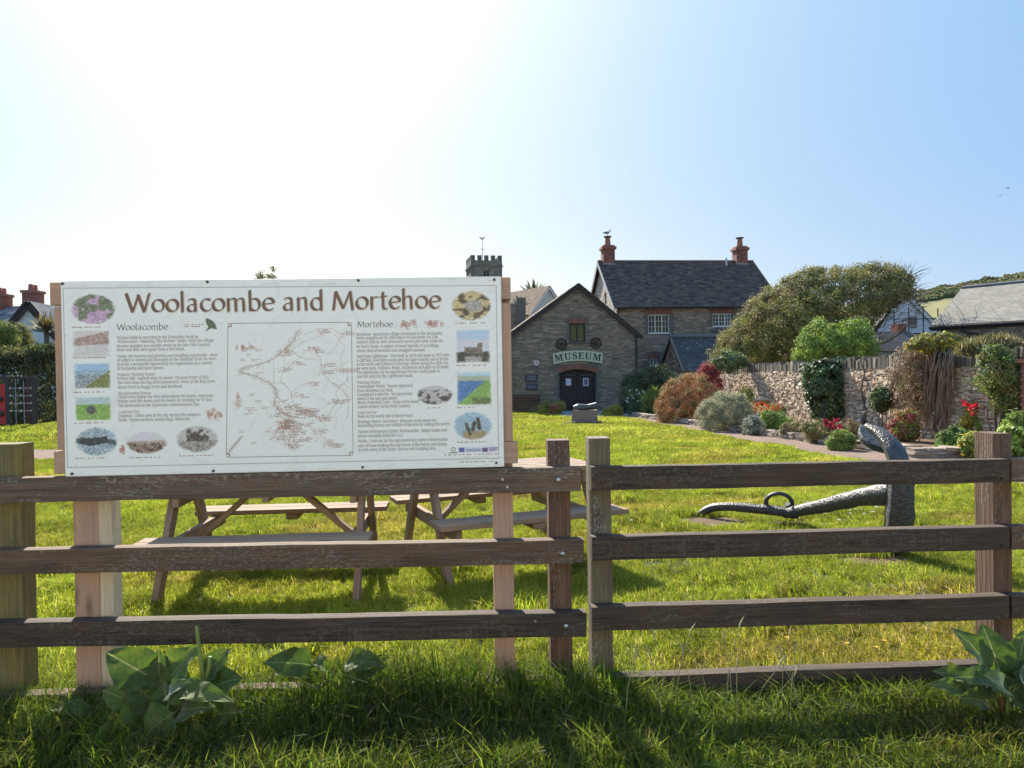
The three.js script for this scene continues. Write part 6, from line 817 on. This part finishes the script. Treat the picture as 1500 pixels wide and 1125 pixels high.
// church tower
{
  const d = 88, c = atD(713, 405, d), y = groundY(c.x, c.z), W = 3.75, top = atD(713, 374, d).y - y, t = thing('church_tower', 'square grey stone church tower with battlements and a belfry opening', 'church', V(c.x, y, c.z), 0.2), D = 4.2;
  part('wall', new THREE.BoxGeometry(W, top - 0.6, D), mortar, t, 0, (top - 0.6) / 2, -D / 2); part('stone_facing', rubble(W, top, (x, q) => x > 0 && x < W && q < top - 0.6, { y0: top - 6, rows: [0.12, 0.25], len: [0.2, 0.6], proud: [0.01, 0.04] }), stoneMat, t, -W / 2, 0, 0).userData.kind = 'stuff';
  part('string_course', new THREE.BoxGeometry(W + 0.24, 0.14, D + 0.24), std(0.2, 0.185, 0.165), t, 0, top - 1.25, -D / 2);
  for (let k = 0; k < 5; k++) { const x = lerp(-W / 2 + 0.25, W / 2 - 0.25, k / 4); part('merlon', new THREE.BoxGeometry(0.5, 0.62, 0.35), std(0.16, 0.15, 0.135, 0.95), t, x, top - 0.3, -0.18); part('merlon', new THREE.BoxGeometry(0.5, 0.62, 0.35), std(0.16, 0.15, 0.135, 0.95), t, x, top - 0.3, -D + 0.18); }
  for (let k = 1; k < 4; k++) for (const s of [-1, 1]) part('merlon', new THREE.BoxGeometry(0.35, 0.62, 0.5), std(0.16, 0.15, 0.135, 0.95), t, s * (W / 2 - 0.18), top - 0.3, -D * k / 4);
  for (const s of [-1, 1]) part('belfry_opening', new THREE.BoxGeometry(0.22, 1.0, 0.08), blackPaint, t, s * 0.2 - 0.05, top - 2.3, 0.01);
  const v = thing('weathervane', 'tall white weathervane with a cock on top of the church tower', 'weathervane', V(c.x - 0.55, y + top - 0.65, c.z - 2.2)), vm = std(0.55, 0.56, 0.58, 0.5); part('mast', new THREE.CylinderGeometry(0.035, 0.05, 2.9, 8), vm, v, 0, 1.45, 0); part('cross_bar', new THREE.CylinderGeometry(0.03, 0.03, 0.6, 6), vm, v, 0, 1.75, 0, 0, 0, Math.PI / 2); part('ball', new THREE.SphereGeometry(0.09, 10, 8), vm, v, 0, 1.1, 0); part('cock', new THREE.ExtrudeGeometry(shapeOf([[-0.34, 0.3], [-0.2, 0.12], [0, 0.0], [0.14, 0.08], [0.22, 0.28], [0.34, 0.3], [0.24, 0.4], [0.12, 0.34], [0.02, 0.2], [-0.16, 0.26], [-0.3, 0.42]]), { depth: 0.04, bevelEnabled: false }), std(0.3, 0.27, 0.2, 0.5), v, 0, 2.88, -0.02);
}
// palms and small trees beyond
function palm(label, px, py, d, sz, n, cols) { const p = atD(px, py, d), y = groundY(p.x, p.z), t = thing('cabbage_palm', label, 'palm', V(p.x, y, p.z), 0, 'cabbage palms between the houses'), a = new Acc(), h = p.y - y; part('trunk', limb([V(0, -0.1, 0), V(0.05, h * 0.5, 0), V(0, h, 0)], [0.16, 0.12, 0.1], 8, 0.1), barkMat, t); for (let k = 0; k < n; k++) { const dir = randDir(); dir.y = Math.abs(dir.y) * 0.9 - 0.25; dir.normalize(); a.leaf(V(0, h, 0), dir, dir.clone().cross(V(0, 1, 0)).normalize(), sz * rr(0.7, 1.1), 0.08, jit(cols[k % cols.length], 0.3), rr(0.1, 0.4)); } part('crown', a.geo(), leavesMat, t).userData.kind = 'stuff'; }
palm('spiky cabbage palm in front of the white cottage gable', 68, 484, 33, 0.85, 110, [[0.12, 0.12, 0.04], [0.2, 0.15, 0.05], [0.06, 0.07, 0.03]]); palm('dark palm head showing over the ridge of the cream house', 781, 431, 72, 1.5, 70, [[0.09, 0.1, 0.05], [0.13, 0.12, 0.06]]); palm('palm beside the broken chimney left of the cream house', 763, 446, 57, 0.8, 60, [[0.05, 0.06, 0.03], [0.07, 0.07, 0.03]]);
shrub('garden_tree', 'slender tree whose leafy tip shows above the information board', 'tree', [345, 392, 425, 520], 40, { outline: [[378, 404], [384, 395], [392, 400], [400, 392], [404, 404], [412, 425], [420, 470], [405, 515], [365, 515], [350, 470], [360, 430], [374, 412]], clumps: 120, per: 50, r: 0.26, leaf: [0.1, 0.18], cols: [[0.2, 0.2, 0.08], [0.14, 0.16, 0.05]], thick: 1.0, stems: 6, sr: 0.08 });
shrub('yellow_shrub', 'sunlit yellow-green shrub at the end of the dark hedge below the cottages', 'shrub', [-20, 470, 22, 520], 29, { clumps: 90, per: 55, r: 0.2, leaf: [0.07, 0.12], cols: [[0.24, 0.28, 0.05], [0.18, 0.22, 0.04]], thick: 0.7, stems: 5 });
shrub('dark_bush', 'dark rounded bush before the cottage gable', 'shrub', [18, 478, 45, 515], 34, { clumps: 60, per: 55, r: 0.2, leaf: [0.07, 0.12], cols: DARK.concat(OLIVE), thick: 0.7, stems: 4 });

// ---------------------------------------------------------------- far hill
seed(171);
{
  const hy = (x, d) => { const u = clamp((d - 190) / 230), px = 750 + x / d * FOCAL; const sky = 46 + 8 * sstep(1380, 1500, px) - 2.5 * Math.exp(-Math.pow((px - 1415) / 18, 2)) - 60 * sstep(1345, 1180, px) + 2 * Math.sin(px * 0.05); return -3 + (sky + 3) * Math.pow(u, 1.25) * (d > 430 ? 1 - sstep(430, 620, d) * 0.5 : 1); };
  const nx = 110, nd = 70, p = [], col = [], idx = []; for (let j = 0; j <= nd; j++) for (let i = 0; i <= nx; i++) { const d = lerp(190, 620, j / nd), x = lerp(60, 620, i / nx), y = hy(x, d); p.push(x, y, -d); const n = fbm(x / 40, d / 40, 3, 4), f = d > 330 && d < 385 ? [0.22, 0.21, 0.08] : d < 300 ? [0.13, 0.17, 0.045] : [0.12, 0.13, 0.05]; col.push(...f.map((v) => v * (0.75 + 0.5 * n))); if (i < nx && j < nd) { const b = j * (nx + 1) + i; idx.push(b, b + 1, b + nx + 2, b, b + nx + 2, b + nx + 1); } }
  const g = new THREE.BufferGeometry(); g.setAttribute('position', new THREE.Float32BufferAttribute(p, 3)); g.setAttribute('color', new THREE.Float32BufferAttribute(col, 3)); g.setIndex(idx); g.computeVertexNormals(); struct('hill', g, vcol(1));
  const a = new Acc(); for (let k = 0; k < 260; k++) { const dir = randDir(); dir.y = Math.abs(dir.y); const q = dir.clone().multiplyScalar(rr(0.6, 1)); a.facing(q, dir.clone().add(randDir().multiplyScalar(0.7)).normalize(), 0.4, 0.3, jit([0.2, 0.2, 0.07], 0.3), 0.1); }
  const bg = a.geo(), list = []; for (let k = 0; k < 9000 && list.length < 1900; k++) { const x = rr(150, 480), d = rr(230, 470), px = 750 + x / d * FOCAL; if (px < 1250 || px > 1700) continue; const top = d > 392, hd = Math.abs(d - 326) < 6 || Math.abs(d - 300 - (x - 200) * 0.1) < 4; if (!(hd || (top && fbm(x / 30, d / 30, 3, 8) > 0.4))) continue; list.push([x, d]); }
  const im = new THREE.InstancedMesh(bg, leavesMat, list.length), M = new THREE.Matrix4(); list.forEach(([x, d], k) => { const s = rr(1.6, 4.2); M.compose(V(x, hy(x, d) - 0.4, -d), new THREE.Quaternion().setFromAxisAngle(V(0, 1, 0), rr(0, 6)), V(s, s * rr(0.6, 1), s)); im.setMatrixAt(k, M); im.setColorAt(k, rgb(rr(0.6, 1.1), rr(0.7, 1.1), rr(0.6, 1))); }); im.name = 'hill_scrub'; cast(im); scene.add(im); tag(im, 'far hedges and scrub covering the green hillside', 'scrub', null, 'stuff');
}
// birds in the sky
[[1465, 287, 0.3], [1476, 276, -0.4]].forEach(([x, y, r], k) => { const d = 70, t = thing('flying_bird', k ? 'small dark bird in flight, the higher of two' : 'small dark bird in flight, the lower of two', 'bird', atD(x, y, d), 0.6 + r, 'birds in the sky'), bm = std(0.06, 0.06, 0.065); part('body', limb([V(-0.16, 0, 0), V(0, 0.01, 0), V(0.14, 0.02, 0), V(0.19, 0.02, 0)], [0.01, 0.04, 0.03, 0.008], 8), bm, t); for (const s of [-1, 1]) part('wing', limb([V(0.04, 0.01, 0), V(0.02, 0.1, s * 0.14), V(-0.06, 0.05 + k * 0.06, s * 0.34)], [0.03, 0.028, 0.006], 6, 0, 0.3), bm, t); });
// ---------------------------------------------------------------- docks and small plants by the fence
seed(181);
function leafBlade(base, tip, width, face, wave = 0.12, sag = 0.1) {
  const n = 12, m = 3, dir = tip.clone().sub(base), L = dir.length(); dir.normalize(); const side = dir.clone().cross(face).normalize(), nor = side.clone().cross(dir).normalize(), p = [], uv = [], idx = [], o = rnd() * 20;
  for (let i = 0; i <= n; i++) { const t = i / n, st = 0.16, w = t < st ? 0.05 : Math.pow(Math.sin(Math.PI * Math.pow((t - st) / (1 - st), 0.72)), 0.75) * (1 - 0.15 * t) + 0.02, c = base.clone().addScaledVector(dir, t * L).addScaledVector(nor, Math.sin(t * Math.PI) * sag * L - t * t * sag * L * 0.8);
    for (let j = -m; j <= m; j++) { const s = j / m, e = Math.abs(s), q = c.clone().addScaledVector(side, s * w * width / 2).addScaledVector(nor, (e * 0.16 + e * e * wave * Math.sin(t * 17 + o + s * 2)) * width * w + (vnoise(t * 9 + o, s * 3, 2) - 0.5) * width * 0.08); p.push(q.x, q.y, q.z); uv.push(t, s * 0.5 * w + 0.5); if (i < n && j < m) { const b = i * (2 * m + 1) + j + m; idx.push(b, b + 2 * m + 1, b + 1, b + 1, b + 2 * m + 1, b + 2 * m + 2); } } }
  const g = new THREE.BufferGeometry(); g.setAttribute('position', new THREE.Float32BufferAttribute(p, 3)); g.setAttribute('uv', new THREE.Float32BufferAttribute(uv, 2)); g.setIndex(idx); g.computeVertexNormals(); return g;
}
const dockTex = (s, base) => tex(256, 128, (i, j) => { const u = i / 256, v = Math.abs(j / 128 - 0.5), rib = sstep(0.022, 0.008, v), vein = sstep(0.09, 0.0, Math.abs(((u * 9 - v * 7) % 1 + 1) % 1 - 0.5)) * 0.35, n = fbm(i / 14, j / 14, 4, s), hole = sstep(0.7, 0.78, fbm(i / 9 + 7, j / 9, 3, s + 5)); const k = 0.7 + 0.6 * n; return base.map((b, c) => { let x = b * k * (1 + vein); x = lerp(x, [0.3, 0.34, 0.14][c], rib * 0.8); return lerp(x, [0.22, 0.13, 0.05][c], hole * 0.8); }); });
const dockMats = [[0.085, 0.15, 0.014], [0.115, 0.19, 0.016], [0.065, 0.12, 0.013]].map((b, k) => new THREE.MeshPhysicalMaterial({ map: dockTex(k * 9 + 2, b), roughness: 0.95, clearcoat: 0.12, clearcoatRoughness: 0.45, transmission: 0.5, thickness: 0, side: THREE.DoubleSide }));
const stalkMat = std(0.2, 0.26, 0.06, 0.6), redStalk = std(0.24, 0.08, 0.05, 0.7);
function dock(label, bx, by, d, leaves, stalks = [], extra = 10) {
  const b = atD(bx, by, d), o = V(b.x, groundY(b.x, b.z), b.z), t = thing('dock_plant', label, 'plant', o, 0, 'dock plants by the fence');
  const more = []; for (let k = 0; k < extra; k++) { const an = rr(-0.3, Math.PI + 0.3), L = rr(45, 85), x0 = bx + Math.cos(an) * rr(8, 40), y0 = by - rr(10, 60); more.push([x0, y0, x0 + Math.cos(an) * L, y0 - Math.sin(an) * L * 0.55 + 6, rr(22, 42), rr(-0.12, 0.05), rr(-0.25, 0.08), rr(0.2, 0.9)]); }
  for (const [x0, y0, x1, y1, w, d0 = 0, d1 = -0.05, fz = 0.6] of [...leaves, ...more]) { const p = atD(x0, y0, d + d0).sub(o), q = atD(x1, y1, d + d1).sub(o); p.y = Math.max(p.y, 0.01); q.y = Math.max(q.y, 0.03); part('leaf', leafBlade(p, q, w / 325 * 1.2, V(gauss() * 0.35, 0.6, fz)), dockMats[Math.floor(rnd() * 3)], t); const r = V(p.x * 0.3 + gauss() * 0.02, -0.02, p.z * 0.3); part('stem', limb([r, r.clone().lerp(p, 0.5).add(V(0, 0.02, 0)), p], [0.006, 0.005, 0.004], 5), rnd() < 0.4 ? redStalk : stalkMat, t); }
  for (const pts of stalks) part('stalk', limb(pts.map(([x, y]) => { const q = atD(x, y, d - 0.02).sub(o); q.y = Math.max(q.y, -0.02); return q; }), pts.map((_, k) => lerp(0.011, 0.007, k / pts.length)), 8, 0.05), stalkMat, t);
  return t;
}
dock('large dark dock with broad wavy leaves in front of the board post', 235, 1062, 3.1, [[236, 1000, 156, 956, 52, 0.02], [240, 1012, 231, 952, 26, 0.02, 0.0], [243, 1010, 288, 946, 48, 0, 0.02], [296, 1000, 336, 950, 34, 0.02, 0.02], [278, 1062, 352, 1040, 40], [148, 1054, 64, 1034, 24, -0.02, 0.02, 0.3], [122, 1077, 26, 1067, 15, -0.05, -0.02, 0.3], [236, 1042, 186, 992, 44], [202, 1067, 128, 1084, 44, -0.05, -0.12], [206, 1086, 112, 1106, 46, -0.1, -0.2], [232, 1062, 182, 1018, 52, -0.03, -0.05], [300, 1014, 352, 992, 42, 0, 0], [262, 1040, 212, 1078, 46, -0.08, -0.16], [250, 1050, 240, 1000, 40, -0.04, -0.04], [268, 1030, 318, 1010, 36, -0.02], [255, 1025, 262, 965, 34, 0, 0.02], [212, 1040, 150, 1010, 34, 0, 0], [258, 1080, 308, 1092, 36, -0.1, -0.18], [226, 1095, 180, 1122, 38, -0.14, -0.24]], [[[304, 1060], [300, 1010], [293, 960], [288, 917]], [[300, 1000], [306, 978], [308, 962]]]);
dock('smaller dock with sunlit upright leaves by the bottom rail', 490, 1030, 3.45, [[482, 1008, 468, 958, 30, 0, 0.02], [500, 1006, 568, 958, 28, 0, 0.03], [470, 1008, 450, 966, 26], [505, 1008, 530, 972, 24], [478, 1010, 462, 985, 22], [486, 1010, 494, 962, 26, 0.02, 0.03], [440, 1008, 400, 975, 28, 0, 0.02], [520, 1010, 560, 985, 20]]);
dock('tall dock with pointed leaves in front of the corner fence post', 1470, 1040, 3.12, [[1452, 990, 1398, 919, 34, 0, 0.03], [1468, 1000, 1440, 915, 44, 0, 0.04], [1478, 1005, 1502, 930, 44, 0, 0.03], [1440, 1005, 1368, 981, 26, -0.02, 0], [1452, 1018, 1420, 992, 30, -0.04, -0.05], [1485, 1020, 1540, 985, 44], [1470, 1025, 1500, 1000, 40, -0.06, -0.1], [1462, 1012, 1410, 1000, 36, -0.04, -0.06], [1480, 985, 1520, 918, 34, 0.02, 0.06], [1490, 1040, 1540, 1040, 36, -0.08, -0.14], [1448, 1030, 1408, 1022, 26, -0.08, -0.12], [1464, 995, 1470, 935, 36, 0.02, 0.06], [1425, 1018, 1362, 1000, 22, -0.05, -0.05]]);
// buttercups and daisies
function flower(name, label, cat, px, py, h, col, r, group, up = 0) { const g = onG(px, py), t = thing(name, label, cat, V(g.x, g.y, g.z), 0, group); part('stem', limb([V(0, -0.02, 0), V(gauss() * 0.01, h * 0.5, 0), V(gauss() * 0.02, h, 0)], [0.0025, 0.002, 0.0015], 5), stalkMat, t); const a = new Acc(); for (let k = 0; k < 6; k++) { const an = k / 6 * 6.283, dir = V(Math.cos(an), 0.5, Math.sin(an)).normalize(); a.leaf(V(0, h, 0), dir, V(-Math.sin(an), 0, Math.cos(an)), r, r * 0.8, col, -0.1); } part('petals', a.geo(), dryMat, t); }
flower('buttercup', 'yellow buttercup in the grass in front of the corner dock', 'flower', 1392, 1040, 0.2, [0.85, 0.5, 0.02], 0.02, 'buttercups');
for (const [x, y] of [[1151, 868], [1283, 968], [1153, 953], [1240, 962], [1295, 958]]) flower('buttercup', 'small yellow buttercup in the sunlit lawn behind the right fence panel', 'flower', x, y, 0.07, [0.85, 0.5, 0.02], 0.016, 'buttercups');
for (let k = 0; k < 40; k++) { const c = k < 26; flower('daisy', c ? 'tiny white daisy in the grass beside the anchor shank' : 'tiny white daisy in the lawn behind the fence', 'flower', c ? rr(1190, 1285) : rr(880, 1240), c ? rr(752, 764) : rr(700, 790), 0.07, [0.8, 0.8, 0.78], 0.018, 'daisies in the lawn'); }
seed(191);
for (let k = 0; k < 16; k++) { const px = rr(905, 1180), py = rr(1010, 1060), g = onG(px, py + 30), h = rr(0.22, 0.36), lean = rr(-0.1, 0.12), t = thing('seed_grass', 'tall pale grass stalk with a seed head before the bottom rail', 'grass', V(g.x, g.y, g.z), 0, 'seeding grass stalks'); const tip = V(lean, h, gauss() * 0.05); part('stalk', limb([V(0, -0.02, 0), V(lean * 0.35, h * 0.6, 0), tip], [0.0016, 0.0014, 0.001], 4), std(0.36, 0.36, 0.16, 0.8), t); part('seed_head', limb([tip, tip.clone().add(V(lean * 0.15, 0.03, 0)), tip.clone().add(V(lean * 0.4, 0.06, 0))], [0.002, 0.004, 0.001], 5, 0.3), std(0.4, 0.36, 0.2, 0.9), t); }
renderer.render(scene, camera);
